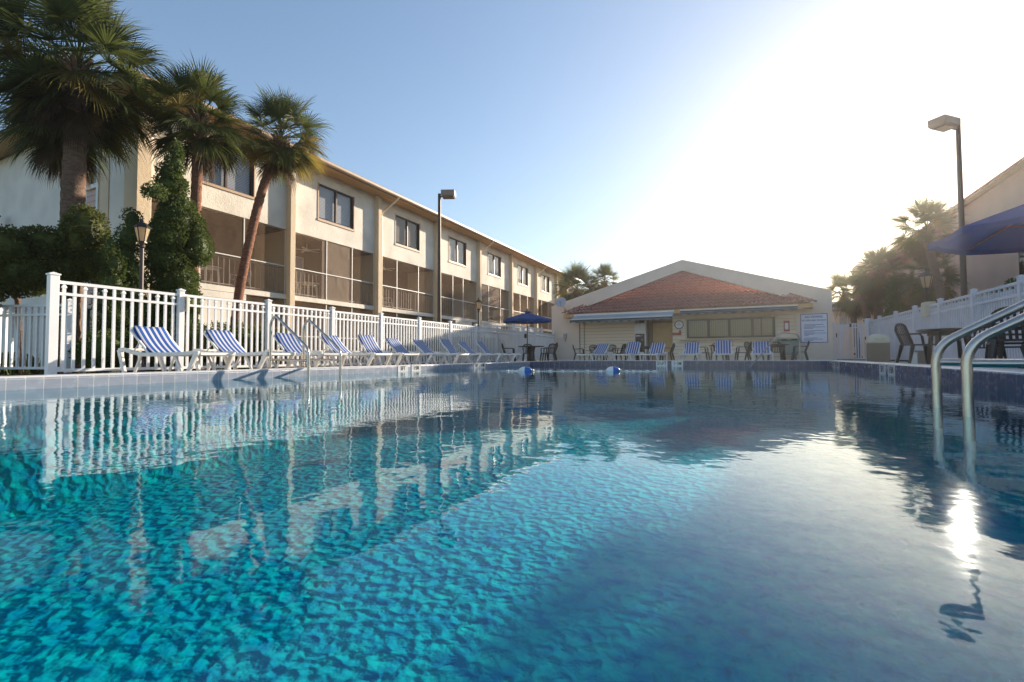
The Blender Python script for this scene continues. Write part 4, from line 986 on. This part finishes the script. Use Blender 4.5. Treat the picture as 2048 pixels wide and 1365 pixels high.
# ------------------------------------------------------------------ umbrellas
def umbrella(x, y, r_, zr, zp, label, n=8, rot=.2):
    zb = deck_z(x, y)
    t = empty('patio_umbrella', (x, y, zb), label, 'umbrella', 'blue patio umbrellas')
    m = MB(); m.tube([(x, y, zb), (x, y, zp)], .022, 10); m.build('pole', M['wood'], t, smooth=True, auto=40)
    m = MB(); rings = (0.06, .35, .7, 1.0); sub = 4
    for q in rings:
        for k in range(n*sub):
            a = rot+2*math.pi*k/(n*sub); f = (k % sub)/sub; sc = math.cos(math.pi/n)/math.cos(math.pi/n*(2*f-1)) 
            sag = .03*q*math.sin(math.pi*f)
            m.v.append((x+r_*q*sc*math.cos(a), y+r_*q*sc*math.sin(a), lerp(zp-.04, zr, q**1.08)-sag))
    N_ = n*sub
    for i in range(len(rings)-1):
        for k in range(N_): m.f.append((i*N_+k, i*N_+(k+1) % N_, (i+1)*N_+(k+1) % N_, (i+1)*N_+k))
    # small vent cap
    for q, dz_ in ((.02, .05), (.2, -.04)):
        for k in range(N_):
            a = rot+2*math.pi*k/N_; m.v.append((x+r_*q*math.cos(a), y+r_*q*math.sin(a), zp+dz_-.0))
    b = len(rings)*N_
    for k in range(N_): m.f.append((b+k, b+(k+1) % N_, b+N_+(k+1) % N_, b+N_+k))
    m.build('canopy', M['umbrella'], t, fix=False)
    m = MB(); b = 0
    for k in range(N_):
        a0, a1 = rot+2*math.pi*k/N_, rot+2*math.pi*(k+1)/N_
        def sc(kk):
            f = (kk % sub)/sub; return math.cos(math.pi/n)/math.cos(math.pi/n*(2*f-1))
        def sg(kk): return .03*math.sin(math.pi*((kk % sub)/sub))
        p0 = (x+r_*sc(k)*math.cos(a0), y+r_*sc(k)*math.sin(a0)); p1 = (x+r_*sc(k+1)*math.cos(a1), y+r_*sc(k+1)*math.sin(a1))
        m.quad((*p0, zr-sg(k)), (*p1, zr-sg(k+1)), (*p1, zr-.10-sg(k+1)*.5), (*p0, zr-.10-sg(k)*.5))
    m.build('valance', M['umbrella'], t, fix=False)
    for k in range(n):
        a = rot+2*math.pi*k/n; m = MB()
        m.bar((x, y, zp-.08), (x+r_*.97*math.cos(a), y+r_*.97*math.sin(a), zr-.0), .014, .02); m.bar((x, y, zr+.05), (x+r_*.5*math.cos(a), y+r_*.5*math.sin(a), lerp(zp, zr, .55)-.05), .012, .014)
        m.build('rib', M['wood'], t)
    m = MB(); m.lathe([(.005, zp+.15), (.03, zp+.12), (.03, zp+.07), (.012, zp+.04), (.02, zp)], x, y, 10); m.build('finial', M['wood'], t)
    return t
umbrella(-8.62, 19.25, 1.12, 1.80, 2.18, 'open blue umbrella over the far left table beside the fence')
umbrella(4.56, 10.15, 1.62, 2.12, 2.72, 'large blue umbrella cut by the right edge of the photo', rot=.45)

# ------------------------------------------------------------------ handrails
def curve_pts(ctrl, r_=.09, n=6):
    out = [Vector(ctrl[0])]
    for i in range(1, len(ctrl)-1):
        a, b, c = Vector(ctrl[i-1]), Vector(ctrl[i]), Vector(ctrl[i+1])
        d1 = (a-b); d2 = (c-b); q = min(r_, d1.length*.48, d2.length*.48); p0 = b+d1.normalized()*q; p1 = b+d2.normalized()*q
        for k in range(n+1):
            t = k/n; out.append(p0*(1-t)**2+b*2*t*(1-t)+p1*t*t)
    out.append(Vector(ctrl[-1])); return out
def handrail(label, wpt, dpt, zbend, ztop, zdeck, group, bar_z=None, rad=.024, d=None):
    """wpt: where it enters the water, dpt: where it stands on the deck"""
    t = empty('pool_handrail', (dpt[0], dpt[1], zdeck), label, 'handrail', group)
    wv, dv = Vector((*wpt, 0)), Vector((*dpt, 0)); ax = (dv-wv).normalized()
    ctrl = [wv+Vector((0, 0, -.32)), wv+Vector((0, 0, zbend)), dv-ax*.12+Vector((0, 0, ztop)), dv+Vector((0, 0, ztop-.13)), dv+Vector((0, 0, zdeck))]
    m = MB(); m.tube(curve_pts(ctrl, .12), rad, 14); m.build('rail_tube', M['steel'], t, smooth=True, auto=60)
    if bar_z is not None:
        m = MB(); m.tube([wv+Vector((0, 0, bar_z[0])), dv+Vector((0, 0, bar_z[1]))], rad*.9, 12); m.build('cross_bar', M['steel'], t, smooth=True, auto=60)
    m = MB(); m.lathe([(.055, zdeck), (.055, zdeck+.008), (rad+.004, zdeck+.02)], dpt[0], dpt[1], 16); m.build('floor_flange', M['steel'], t)
    return t
handrail('steel handrail nearer the left edge, of the pair in front of the left loungers', (-6.68, 5.70), (-7.66, 5.70), .31, .92, -.045, 'steel handrails on the left wall', (.10, .12))
handrail('steel handrail farther from the left edge, of the pair in front of the left loungers', (-6.68, 6.42), (-7.66, 6.42), .29, .90, -.045, 'steel handrails on the left wall', (.10, .12))
handrail('thick steel handrail farther from the camera of the right hand pair', (1.15, 3.97), (2.75, 3.97), .215, 1.08, -.03, 'steel handrails on the right wall', (.11, .10), rad=.0255)
handrail('thick steel handrail nearest the camera, of the right hand pair', (1.135, 3.46), (2.75, 3.46), .215, 1.08, -.03, 'steel handrails on the right wall', (.11, .10), rad=.0255)
t = empty('pool_handrail', (1.63, 16.7, -.02), 'single slanting steel handrail at the far wall below the rules sign', 'handrail')
m = MB(); m.tube(curve_pts([(.05, 15.05, -.42), (1.12, 16.15, .86), (1.63, 16.7, .80), (1.66, 16.72, -.02)], .22), .022, 12); m.build('rail_tube', M['steel'], t, smooth=True, auto=60)
m = MB(); m.lathe([(.05, -.02), (.05, -.01), (.025, 0)], 1.66, 16.72, 14); m.build('floor_flange', M['steel'], t)

# ------------------------------------------------------------------ floats and rope
def buoy(x, y, label, rz):
    t = empty('rope_float', (x, y, WZ+.02), label, 'float', 'floats on the pool rope', rz)
    for (a, b, mt) in ((-1, 0, 'white'), (0, 1, 'buoyblue')):
        m = MB(); pr = []
        for i in range(9):
            u = lerp(a, b, i/8); rr_ = .085*max(.12, (1-abs(u)**2.6)**.6); pr.append((rr_, u*.155))
        m.lathe(pr, n=18); m2 = MB(); m2.add(m, Matrix.Rotation(R(90), 4, 'Y')); m2.build('float_half', M[mt], t, smooth=True, auto=50, local=True)
    m = MB(); m.tube([(-.17, 0, 0), (.17, 0, 0)], .016, 8); m.tube([(.155, 0, 0), (.2, 0, .01)], .025, 8); m.build('rope_eye', M['pipe'], t, local=True)
buoy(-4.42, 9.75, 'blue and white float on the rope nearer the left wall', .2)
buoy(-2.55, 10.35, 'blue and white float on the rope in line with the leftmost bar loungers', .3)
t = empty('float_rope', (-3.5, 10.05, WZ), 'white rope with small knots floating between the two floats', 'rope')
m = MB(); P = []; rr = random.Random(5); rope = [(-4.95, 9.55), (-4.42, 9.75), (-2.55, 10.35), (-1.55, 10.6)]
for i in range(len(rope)-1):
    for k in range(14): tq = k/14; P.append((lerp(rope[i][0], rope[i+1][0], tq), lerp(rope[i][1], rope[i+1][1], tq)+.01*math.sin(k), WZ+.006+.006*math.sin(k*2.1)))
m.tube(P, .008, 6); m.build('rope', M['white'], t)
m = MB()
for i, p in enumerate(P[::1]):
    if i % 2 == 0 and i > 3: m.box(p[0]-.03, p[0]+.03, p[1]-.014, p[1]+.014, p[2]-.008, p[2]+.018)
m.build('rope_knots', M['white'], t)

# ------------------------------------------------------------------ bins and posts on the right
t = empty('litter_bin', (5.0, 23.4, -.12), 'pebble faced litter bin with cream domed lid by the right hand fence', 'litter bin')
m = MB(); m.box(4.68, 5.32, 23.1, 23.74, -.12, .62); m.build('bin_body', M['stone'], t, bevel=.02)
m = MB(); n = len(m.v)
for (h, z) in ((.36, .62), (.36, .70), (.27, .9), (.14, .99)):
    for (i, j) in ((-1, -1), (1, -1), (1, 1), (-1, 1)): m.v.append((5.0+i*h, 23.42+j*h, z))
for r_ in range(3):
    for k in range(4): m.f.append((n+r_*4+k, n+r_*4+(k+1) % 4, n+(r_+1)*4+(k+1) % 4, n+(r_+1)*4+k))
m.f.append((n+12, n+13, n+14, n+15)); m.f.append((n+3, n+2, n+1, n)); m.build('domed_lid', M['beige'], t, bevel=.03)
m = MB(); m.box(4.85, 5.15, 23.05, 23.06+.1, .7, .82); m.build('flap', M['beige'], t)
t = empty('planter_box', (4.25, 15.6, -.12), 'small brown box standing before the litter bin', 'box')
m = MB(); m.box(4.12, 4.40, 15.4, 15.68, -.12, .24); m.build('box_body', M['stone'], t, bevel=.01); m = MB(); m.box(4.10, 4.42, 15.38, 15.70, .241, .26); m.build('lid', M['roofbrown'], t)
t = empty('white_bollard', (4.0, 15.3, -.12), 'short white square post beside the small brown box', 'post')
m = MB(); m.box(3.95, 4.06, 15.25, 15.36, -.12, .20); m.build('post_body', M['white_trim'], t, bevel=.006); m = MB(); m.box(3.94, 4.07, 15.24, 15.37, .201, .215); m.build('cap', M['white_trim'], t)
t = empty('junction_box', (5.75, 20.6, 1.5), 'beige electrical box on top of the board fence below the lantern', 'electric box')
m = MB(); m.box(5.68, 5.95, 20.35, 20.8, 1.45, 1.95); m.build('box_body', M['beige'], t, bevel=.01); m = MB(); m.box(5.66, 5.68, 20.4, 20.75, 1.5, 1.9); m.build('door', M['beige'], t)

# ------------------------------------------------------------------ lamps
def pole_lamp(x, y, zt, label, hd, arm, L_=.62):
    t = empty('area_light_pole', (x, y, -.16), label, 'lamp post', 'tall lamp posts with box heads')
    m = MB(); m.tube([(x, y, -.16), (x, y, zt)], [.085, .06], 12); m.build('pole', M['bronze'], t, smooth=True, auto=40)
    h = Vector((hd[0], hd[1], 0)).normalized(); s_ = Vector((-h.y, h.x, 0))
    m = MB(); m.tube([(x, y, zt-.12), Vector((x, y, zt-.12))+h*arm], .03, 8); m.build('bracket', M['bronze'], t)
    m = MB(); c = Vector((x, y, zt-.05))+h*(arm+L_/2)
    n = len(m.v)
    for (z, f) in ((-.12, .82), (-.06, 1.), (.14, 1.), (.15, .96)):
        for (i, j) in ((-1, -1), (1, -1), (1, 1), (-1, 1)): q = c+h*(i*L_/2*f)+s_*(j*.22*f); m.v.append((q.x, q.y, q.z+z))
    for r_ in range(3):
        for k in range(4): m.f.append((n+r_*4+k, n+r_*4+(k+1) % 4, n+(r_+1)*4+(k+1) % 4, n+(r_+1)*4+k))
    m.f.append((n+12, n+13, n+14, n+15)); m.f.append((n+3, n+2, n+1, n)); hdm = m.build('lamp_head', M['lamphead'], t)
    m = MB(); q0 = c-Vector((0, 0, .125))
    m.quad(q0-h*.2-s_*.14, q0+h*.2-s_*.14, q0+h*.2+s_*.14, q0-h*.2+s_*.14); m.build('lens', M['lanternglass'], hdm, fix=False)
pole_lamp(-11.0, 15.8, 6.85, 'tall bronze lamp post with box head rising before the left apartment block', (.9, .4), .10, .55)
pole_lamp(6.1, 18.6, 7.12, 'tall lamp post with box head against the bright sky on the right', (-.75, -.75), .3, .72)
def lantern(x, y, zt, label, wall=None, base=-.16, s=1.0, nm='lantern_post'):
    t = empty(nm, (x, y, base if wall is None else zt-.4), label, 'lantern')
    if wall is None:
        m = MB(); m.lathe([(.09, base), (.09, base+.25), (.055, base+.32), (.045, base+.9), (.035, zt-.62*s), (.06, zt-.60*s), (.03, zt-.56*s), (.06, zt-.5*s)], x, y, 12); m.build('post', M['bronze'], t, smooth=True, auto=40)
    else:
        m = MB(); m.tube(curve_pts([(x, y, zt-.48*s), (x, y, zt-.62*s), (wall[0], wall[1], zt-.55*s)], .1), .015, 8).box(wall[0]-.06, wall[0]+.06, wall[1]-.03, wall[1], zt-.75*s, zt-.45*s); m.build('bracket', M['black'], t)
    m = MB(); m.lathe([(.075*s, zt-.47*s), (.145*s, zt-.17*s)], x, y, 6); lf_ = m.build('lantern_glass', M['lanternglass'], t)
    m = MB()
    for k in range(6):
        a = 2*math.pi*k/6; m.bar((x+.08*s*math.cos(a), y+.08*s*math.sin(a), zt-.48*s), (x+.152*s*math.cos(a), y+.152*s*math.sin(a), zt-.16*s), .014*s, .014*s)
    m.lathe([(.09*s, zt-.5*s), (.09*s, zt-.47*s)], x, y, 6); m.build('cage', M['black'], t)
    m = MB(); m.lathe([(.18*s, zt-.165*s), (.17*s, zt-.145*s), (.07*s, zt-.05*s), (.02*s, zt-.03*s), (.03*s, zt-.01*s), (.008*s, zt+.07*s)], x, y, 6); m.build('lantern_cap', M['black'], t)
lantern(-11.0, 5.24, 2.98, 'lantern post between the dark cypresses at the left, behind the fence', s=.92)
lantern(-11.0, 19.0, 2.86, 'lantern post behind the far part of the left fence')
lantern(6.1, 21.7, 3.2, 'lantern post among the palms above the right hand fence', s=1.35)
lantern(6.6, 33, 2.3, 'small lantern post above the right hand fence near the double gate', s=1.2)
lantern(-25.3, 7.1, 5.8, 'black wall lantern on the white end wall at the left edge', wall=(-24.9, 7.54), s=1.5, nm='wall_lantern')

# ------------------------------------------------------------------ palms
def frond(m, rng, base, az, el, pet, rad, n=30, droop=.5, spread=2.3):
    """costapalmate fan leaf: petiole, then narrow leaflets fanned round its tip"""
    d = Vector((math.cos(az)*math.cos(el), math.sin(az)*math.cos(el), math.sin(el)))
    side = Vector((-math.sin(az), math.cos(az), 0)); side = (side+Vector((0, 0, rng.uniform(-.75, .75)))).normalized()
    p1 = base+d*pet*.5; d2 = (d+Vector((0, 0, -.25*droop))).normalized(); p2 = p1+d2*pet*.5
    w_ = .018
    m.quad(base-side*w_*1.6, base+side*w_*1.6, p1+side*w_, p1-side*w_); m.quad(p1-side*w_, p1+side*w_, p2+side*w_*.8, p2-side*w_*.8)
    upv = side.cross(d2).normalized()
    if upv.z < 0: upv = -upv
    for i in range(n):
        f = i/(n-1)*2-1; a = f*spread*.5*1.12
        L_ = rad*(1-.25*abs(f)**2)*rng.uniform(.78, 1.12)
        dd = (d2*math.cos(a)+side*math.sin(a)+upv*(.22*abs(f)-.04)).normalized()
        o = p2-d2*.02+d2*(1-abs(f))*rad*.12
        wd = rad*math.sin(spread*.56/n)*1.15
        tw = rng.uniform(-.5, .5); sv = (dd.cross(upv)*math.cos(tw)+upv*math.sin(tw)).normalized()
        g = Vector((0, 0, -1)); q0 = o; q1 = o+dd*L_*.48+g*droop*L_*.05; e1 = (dd+g*droop*.35).normalized(); q2 = q1+e1*L_*.30; e2 = (dd+g*droop*(1.0+rng.uniform(0, .5))).normalized(); q3 = q2+e2*L_*.26
        k = len(m.v)
        for (q, ww) in ((q0, wd*.12), (q1, wd*.34), (q2, wd*.2)): m.v += [tuple(q-sv*ww), tuple(q+sv*ww)]
        m.v.append(tuple(q3)); m.f += [(k, k+1, k+3, k+2), (k+2, k+3, k+5, k+4), (k+4, k+5, k+6)]
def palm(nm, trunk, rt, label, crad=1.25, nf=44, seed=1, nl=28, gold=.12, dead=10, low=-.7, bark='rust', group='fan palms', boots=True, base_pet=.56, up=1.5):
    rng = random.Random(seed); t = empty('palm_tree', trunk[0], label, 'palm tree', group)
    top = Vector(trunk[-1]); pts = []; 
    # smooth the trunk
    T = [Vector(p) for p in trunk]
    for i in range(len(T)-1):
        for k in range(8):
            u = k/8; a = T[max(i-1, 0)]; b = T[i]; c = T[i+1]; d = T[min(i+2, len(T)-1)]
            pts.append(.5*((2*b)+(c-a)*u+(2*a-5*b+4*c-d)*u*u+(3*b-a-3*c+d)*u**3))
    pts.append(T[-1]); fine = []
    for i in range(len(pts)-1):
        for k in range(3): fine.append(pts[i].lerp(pts[i+1], k/3))
    fine.append(pts[-1])
    rs = [rt*(1.25 if i < 3 else 1.0)*(1+.05*math.sin(i*2.2)+rng.uniform(-.03, .03)) for i in range(len(fine))]
    m = MB(); m.tube(fine, rs, 14); m.build('trunk', M[bark], t, smooth=True)
    if boots:
        m = MB()
        for k in range(46):
            u = k/46; zz = top+Vector((0, 0, -.75+.85*u)); a = k*2.4; r0 = rt*(1.0+.2*u)
            p0 = zz+Vector((math.cos(a)*r0*.8, math.sin(a)*r0*.8, 0)); p1 = zz+Vector((math.cos(a)*(r0+.13), math.sin(a)*(r0+.13), .17+rng.uniform(0, .08)))
            m.bar(p0, p1, .085, .03)
        m.build('leaf_bases', M['boots'], t)
    m = MB(); mg = MB(); md = MB()
    for k in range(nf):
        u = (k+.5)/nf; el = lerp(up, low, u**.8)+rng.uniform(-.12, .12); az = k*2.399+rng.uniform(-.25, .25)
        pet = crad*base_pet*rng.uniform(.75, 1.15); rad = crad*.56*rng.uniform(.8, 1.15)
        tgt = mg if (rng.random() < gold*1.6 and u > .35) else m
        frond(tgt, rng, top+Vector((0, 0, .18*(1-u))), az, el, pet, rad, nl, droop=.25+.75*u, spread=rng.uniform(2.5, 3.3))
    for k in range(dead):
        az = rng.uniform(0, 6.28); frond(md, rng, top+Vector((0, 0, -.25)), az, rng.uniform(-1.25, -.75), crad*base_pet*.8, crad*.5, nl, droop=1.3, spread=1.7)
    m.build('crown', M['frond'], t, fix=False)
    if mg.v: mg.build('golden_fronds', M['frond_gold'], t, fix=False)
    if md.v: md.build('dead_fronds', M['frond_dead'], t, fix=False)
    return t
palm('a', [(-13.9, 5.2, -.16), (-14.0, 5.25, 2.8), (-14.05, 5.28, 5.9), (-14.1, 5.33, 7.0)], .21, 'tallest thick trunked palm, nearest of the palms at the far left', 1.9, 76, 11, 36, .10, 8, -.85, group='palms by the left apartment block')
palm('b', [(-15.0, 5.55, -.16), (-15.0, 5.5, 2.4), (-15.05, 5.52, 4.6), (-15.05, 5.4, 6.1)], .13, 'shorter thin palm half hidden behind the thick trunk at the far left', 1.5, 50, 12, 34, .03, 16, -.95, group='palms by the left apartment block')
palm('c', [(-13.0, 7.38, -.16), (-13.0, 7.38, 2.5), (-12.95, 7.40, 4.8), (-13.05, 7.48, 6.5)], .125, 'straight red brown palm behind the spiral topiary, middle of the three', 1.36, 60, 13, 34, .16, 9, -.85, 'bark_red', group='palms by the left apartment block')
palm('d', [(-13.0, 8.45, -.16), (-13.0, 8.62, 1.8), (-13.0, 8.95, 3.6), (-13.0, 9.35, 5.3), (-13.0, 9.95, 7.0)], .125, 'leaning palm with curved red brown trunk before the first balconies', 1.38, 60, 14, 34, .26, 7, -.85, 'bark_red', group='palms by the left apartment block')
palm('e', [(-9.8, 37.8, -.16), (-9.9, 38, 3), (-10.0, 38, 6.2)], .15, 'palm with upright crown behind the left shoulder of the bar', 1.4, 50, 15, 24, .1, 6, -.7, group='palms behind the bar')
palm('f', [(-12.0, 36.5, -.16), (-12.1, 37, 3), (-12.2, 37.4, 5.6)], .15, 'dark dense palm between the apartment block and the bar gable', 2.0, 64, 16, 26, .1, 10, -.9, group='palms behind the bar')
palm('g', [(8.0, 37.1, -.16), (8.0, 37.1, 3), (8.0, 37, 5.3)], .24, 'stout palm, middle of the cluster right of the bar', 1.75, 44, 17, 24, .12, 14, -.9, group='palms right of the bar')
palm('h', [(8.0, 38.8, -.16), (7.9, 39.4, 2.5), (7.7, 40.4, 4.3)], .2, 'leaning palm left of the stout palm right of the bar', 1.6, 36, 18, 22, .1, 12, -.8, group='palms right of the bar')
palm('i', [(8.2, 44, -.16), (8.0, 44.5, 3), (7.7, 46, 5.0)], .2, 'leftmost palm touching the right shoulder of the bar', 1.8, 34, 19, 22, .2, 8, -.8, group='palms right of the bar')
palm('j', [(8.0, 25.8, -.16), (8.0, 26.6, 2.4), (8.05, 27.8, 4.5), (8.1, 28.6, 6.0)], .16, 'tall palm with leaning trunk under the low sun', 1.55, 36, 20, 24, .1, 6, -.6, group='palms right of the bar')
palm('k', [(8.4, 29.6, -.16), (8.4, 29.6, 2), (8.4, 29.5, 3.9)], .2, 'shaggy low palm behind the lantern on the right', 1.45, 38, 21, 24, .15, 16, -1.0, group='palms right of the bar')
palm('l', [(8.6, 33.6, -.16), (8.6, 33.6, 2), (8.6, 33.5, 3.5)], .2, 'broad palm between the stout palm and the lantern on the right', 1.25, 36, 22, 22, .1, 12, -.9, group='palms right of the bar')

# ------------------------------------------------------------------ conifers, bushes, hedges
def leafcloud(lobes, per_m2, size, seed, jag=.05, upb=0., tuft=.10, per=26):
    """dense tufts of tiny leaves set over the surface of each lobe (cx,cy,cz,rx,ry,rz)"""
    rng = random.Random(seed); m = MB(); V = m.v; F = m.f
    for (cx, cy, cz, rx, ry, rz) in lobes:
        area = 4*math.pi*((rx*ry)**1.6/3+(rx*rz)**1.6/3+(ry*rz)**1.6/3)**(1/1.6)
        nc = max(10, int(area*per_m2/per))
        for c in range(nc):
            u = rng.uniform(-1, 1); a = rng.uniform(0, 6.283); s_ = math.sqrt(1-u*u); k = 1+rng.uniform(-jag*2, jag)
            nd = Vector((s_*math.cos(a), s_*math.sin(a), u)); tc = Vector((cx+nd.x*rx*k, cy+nd.y*ry*k, cz+nd.z*rz*k)); cr = tuft*rng.uniform(.6, 1.25)
            for l in range(per):
                w_ = Vector((rng.gauss(0, 1), rng.gauss(0, 1), rng.gauss(0, 1))).normalized()
                if w_.dot(nd) < -.3: w_ = -w_
                q = tc+w_*cr*rng.uniform(.55, 1.)
                d = (w_*.8+nd*.3+Vector((rng.gauss(0, .35), rng.gauss(0, .35), rng.gauss(0, .35)+upb))).normalized()
                s2 = d.cross(Vector((rng.gauss(0, 1), rng.gauss(0, 1), rng.gauss(0, 1)))).normalized(); L_ = size*rng.uniform(.7, 1.3)
                h = d*L_*.5; e = s2*L_*.36; n = len(V)
                V += [tuple(q), tuple(q+h+e), tuple(q+d*L_), tuple(q+h-e)]; F.append((n, n+1, n+2, n+3))
    return m
def core(lobes, f=.93):
    m = MB()
    for (cx, cy, cz, rx, ry, rz) in lobes:
        pr = [(math.sin(math.pi*i/7), -math.cos(math.pi*i/7)) for i in range(8)]; l = MB(); l.lathe([(max(.02, r_), z) for r_, z in pr], n=10)
        m.add(l, Matrix.Translation((cx, cy, cz)) @ Matrix.Diagonal((rx*f, ry*f, rz*f, 1)))
    return m
def shrub(name, lobes, label, cat, mat='juniper', dens=900, size=.06, seed=1, stem=None, group=None, corem='juniper', upb=0.):
    x, y = lobes[0][0], lobes[0][1]; t = empty(name, (x, y, -.18), label, cat, group)
    m = leafcloud(lobes, dens, size, seed, upb=upb); m.add(core(lobes)); m.build('foliage', M[mat], t, fix=False)
    m = MB(); zc = max(l[2] for l in lobes)
    if stem: m.tube(stem, .05, 8)
    else: m.tube([(x, y, -.18), (x, y, lobes[0][2])], .05, 8)
    m.build('trunk', M['rust'], t); return t
def cone(cx, cy, z0, z1, r0, r1, n, seed, wob=.12):
    rng = random.Random(seed); L_ = []
    for i in range(n):
        u = i/(n-1); r_ = lerp(r0, r1, u); L_.append((cx+rng.uniform(-1, 1)*wob*r_/r0, cy+rng.uniform(-1, 1)*wob*r_/r0, lerp(z0, z1, u), r_, r_, max(r_*.9, (z1-z0)/n*.75)))
    return L_
# spiral topiary: bulky tiers twisting up to a pointed tip
tp = []
for (z, r_, a, h) in [(.9, .5, 0, .45), (1.5, .52, 1., .42), (2.05, .50, 2.2, .4), (2.55, .50, 3.6, .4), (3.05, .46, 4.8, .4), (3.5, .42, .3, .36), (3.85, .33, 1.6, .26), (4.35, .32, 3.2, .26), (4.62, .22, 4., .22), (4.85, .15, 0, .2), (5.08, .09, 0, .2), (5.22, .05, 0, .14)]:
    tp.append((-12.3+.10*math.cos(a), 6.5+.12*math.sin(a), z, r_*.86, r_*.86, h))
tp += [(-12.0, 5.95, 3.95, .17, .17, .15), (-12.1, 6.95, 2.9, .26, .28, .4), (-12.15, 6.85, 3.45, .2, .24, .3)]
shrub('spiral_topiary', tp, 'tall dark spiral topiary juniper rising above the fence in front of the red brown palm', 'topiary', dens=2600, size=.045, seed=31)
shrub('cypress', cone(-12.3, 5.3, .3, 2.55, .36, .09, 7, 32), 'short pointed cypress left of the lantern post', 'cypress', dens=2600, size=.04, seed=33)
shrub('cypress', cone(-12.5, 5.75, .8, 3.3, .3, .14, 7, 34, .2), 'dark rounded cypress directly behind the near lantern post', 'cypress', dens=2600, size=.04, seed=35)
bl_ = [(-14.0, 3.5, 2.0, .6, .6, .42), (-14.0, 4.1, 2.45, .5, .5, .42), (-13.9, 4.75, 2.6, .45, .42, .42), (-13.4, 5.25, 3.0, .3, .36, .6), (-13.4, 5.5, 2.45, .34, .36, .5), (-13.8, 5.0, 2.2, .42, .42, .38), (-13.9, 3.6, 1.5, .45, .45, .3), (-13.8, 4.3, 1.9, .5, .5, .35), (-14.6, 3.2, 2.1, .5, .5, .4)]
shrub('large_juniper_bush', bl_, 'broad lumpy juniper bush above the shaded fence at the left edge', 'bush', dens=2000, size=.05, seed=36, stem=[(-13.8, 4.4, -.18), (-13.8, 4.3, 1.4), (-13.9, 3.9, 2.1)], mat='juniper_y')
t = empty('strap_leaf_clump', (-14.2, 4.3, -.18), 'clump of grassy strap leaves at the foot of the white wall, left edge', 'plant')
m = MB(); rng = random.Random(40)
for k in range(520):
    x, y = -14.2+rng.uniform(-.5, .5), 4.0+rng.uniform(-.9, 1.7); a = rng.uniform(0, 6.28); h = rng.uniform(.25, .6); o = rng.uniform(.08, .35); s_ = Vector((-math.sin(a), math.cos(a), 0))*.012
    p0 = Vector((x, y, -.18)); p1 = p0+Vector((math.cos(a)*o*.4, math.sin(a)*o*.4, h*.8)); p2 = p0+Vector((math.cos(a)*o*1.3, math.sin(a)*o*1.3, h*.75))
    m.quad(p0-s_, p0+s_, p1+s_, p1-s_); m.tri(p1-s_, p1+s_, p2)
m.build('leaves', M['grassy'], t, fix=False)
def hedge(x0, x1, y0, y1, h, label, mat, seed, step=.55, dens=1100, size=.05, name='hedge', z0=-.1):
    rng = random.Random(seed); L_ = []; y = y0
    while y <= y1:
        x = lerp(x0, x1, (y-y0)/max(.01, y1-y0)); L_.append((x+rng.uniform(-.08, .08), y, z0+h*.5, .42, step*.8, h*.5*rng.uniform(.88, 1.08))); y += step
    return shrub(name, L_, label, 'hedge', mat, dens, size, seed, corem='juniper')
hedge(-11.6, -11.6, 14.4, 22.6, 1.15, 'clipped yellow green hedge behind the far left fence', 'yellowgreen', 41)
hedge(-11.3, -11.3, 6.4, 8.9, 1.05, 'low leafy shrubs at the foot of the leaning palm', 'juniper_y', 42, name='low_shrubs')
hedge(-11.6, -11.6, 4.9, 6.1, .75, 'dark low bushes behind the first fence panel', 'juniper', 46, name='low_bushes')
hedge(6.9, 6.9, 8, 19, 2.25, 'dark hedge rising over the near end of the right hand fence', 'juniper', 43, step=.8, dens=650, size=.07)
hedge(6.9, 6.9, 20.2, 27.5, 1.95, 'lighter hedge rising over the middle of the right hand fence', 'juniper_y', 44, step=.8, dens=650, size=.07)
hedge(7.2, 7.2, 28.5, 34.5, 2.0, 'low hedge over the far end of the right hand fence', 'juniper', 47, step=.9, dens=380, size=.07)
shrub('brown_conifer', cone(7.8, 32.2, .6, 4.0, .75, .25, 7, 45, .3), 'dark reddish conifer between the palms above the right hand fence', 'conifer', dens=500, size=.08, seed=48)

# ------------------------------------------------------------------ haze volume added to stand in for veiling lens glare
m = MB(); m.box(-150, 150, -150, 150, -2.8, 12.5); hz = m.build('haze', M['white']); tag(hz, kind='stuff')
hm, n_, N_, L_ = newmat('added glare haze'); o_ = N_('ShaderNodeOutputMaterial'); v_ = N_('ShaderNodeVolumePrincipled')
v_.inputs['Color'].default_value = (1, .95, .91, 1); v_.inputs['Density'].default_value = .0008; v_.inputs['Anisotropy'].default_value = .72
L_(v_.outputs[0], o_.inputs['Volume']); hz.data.materials.clear(); hz.data.materials.append(hm)
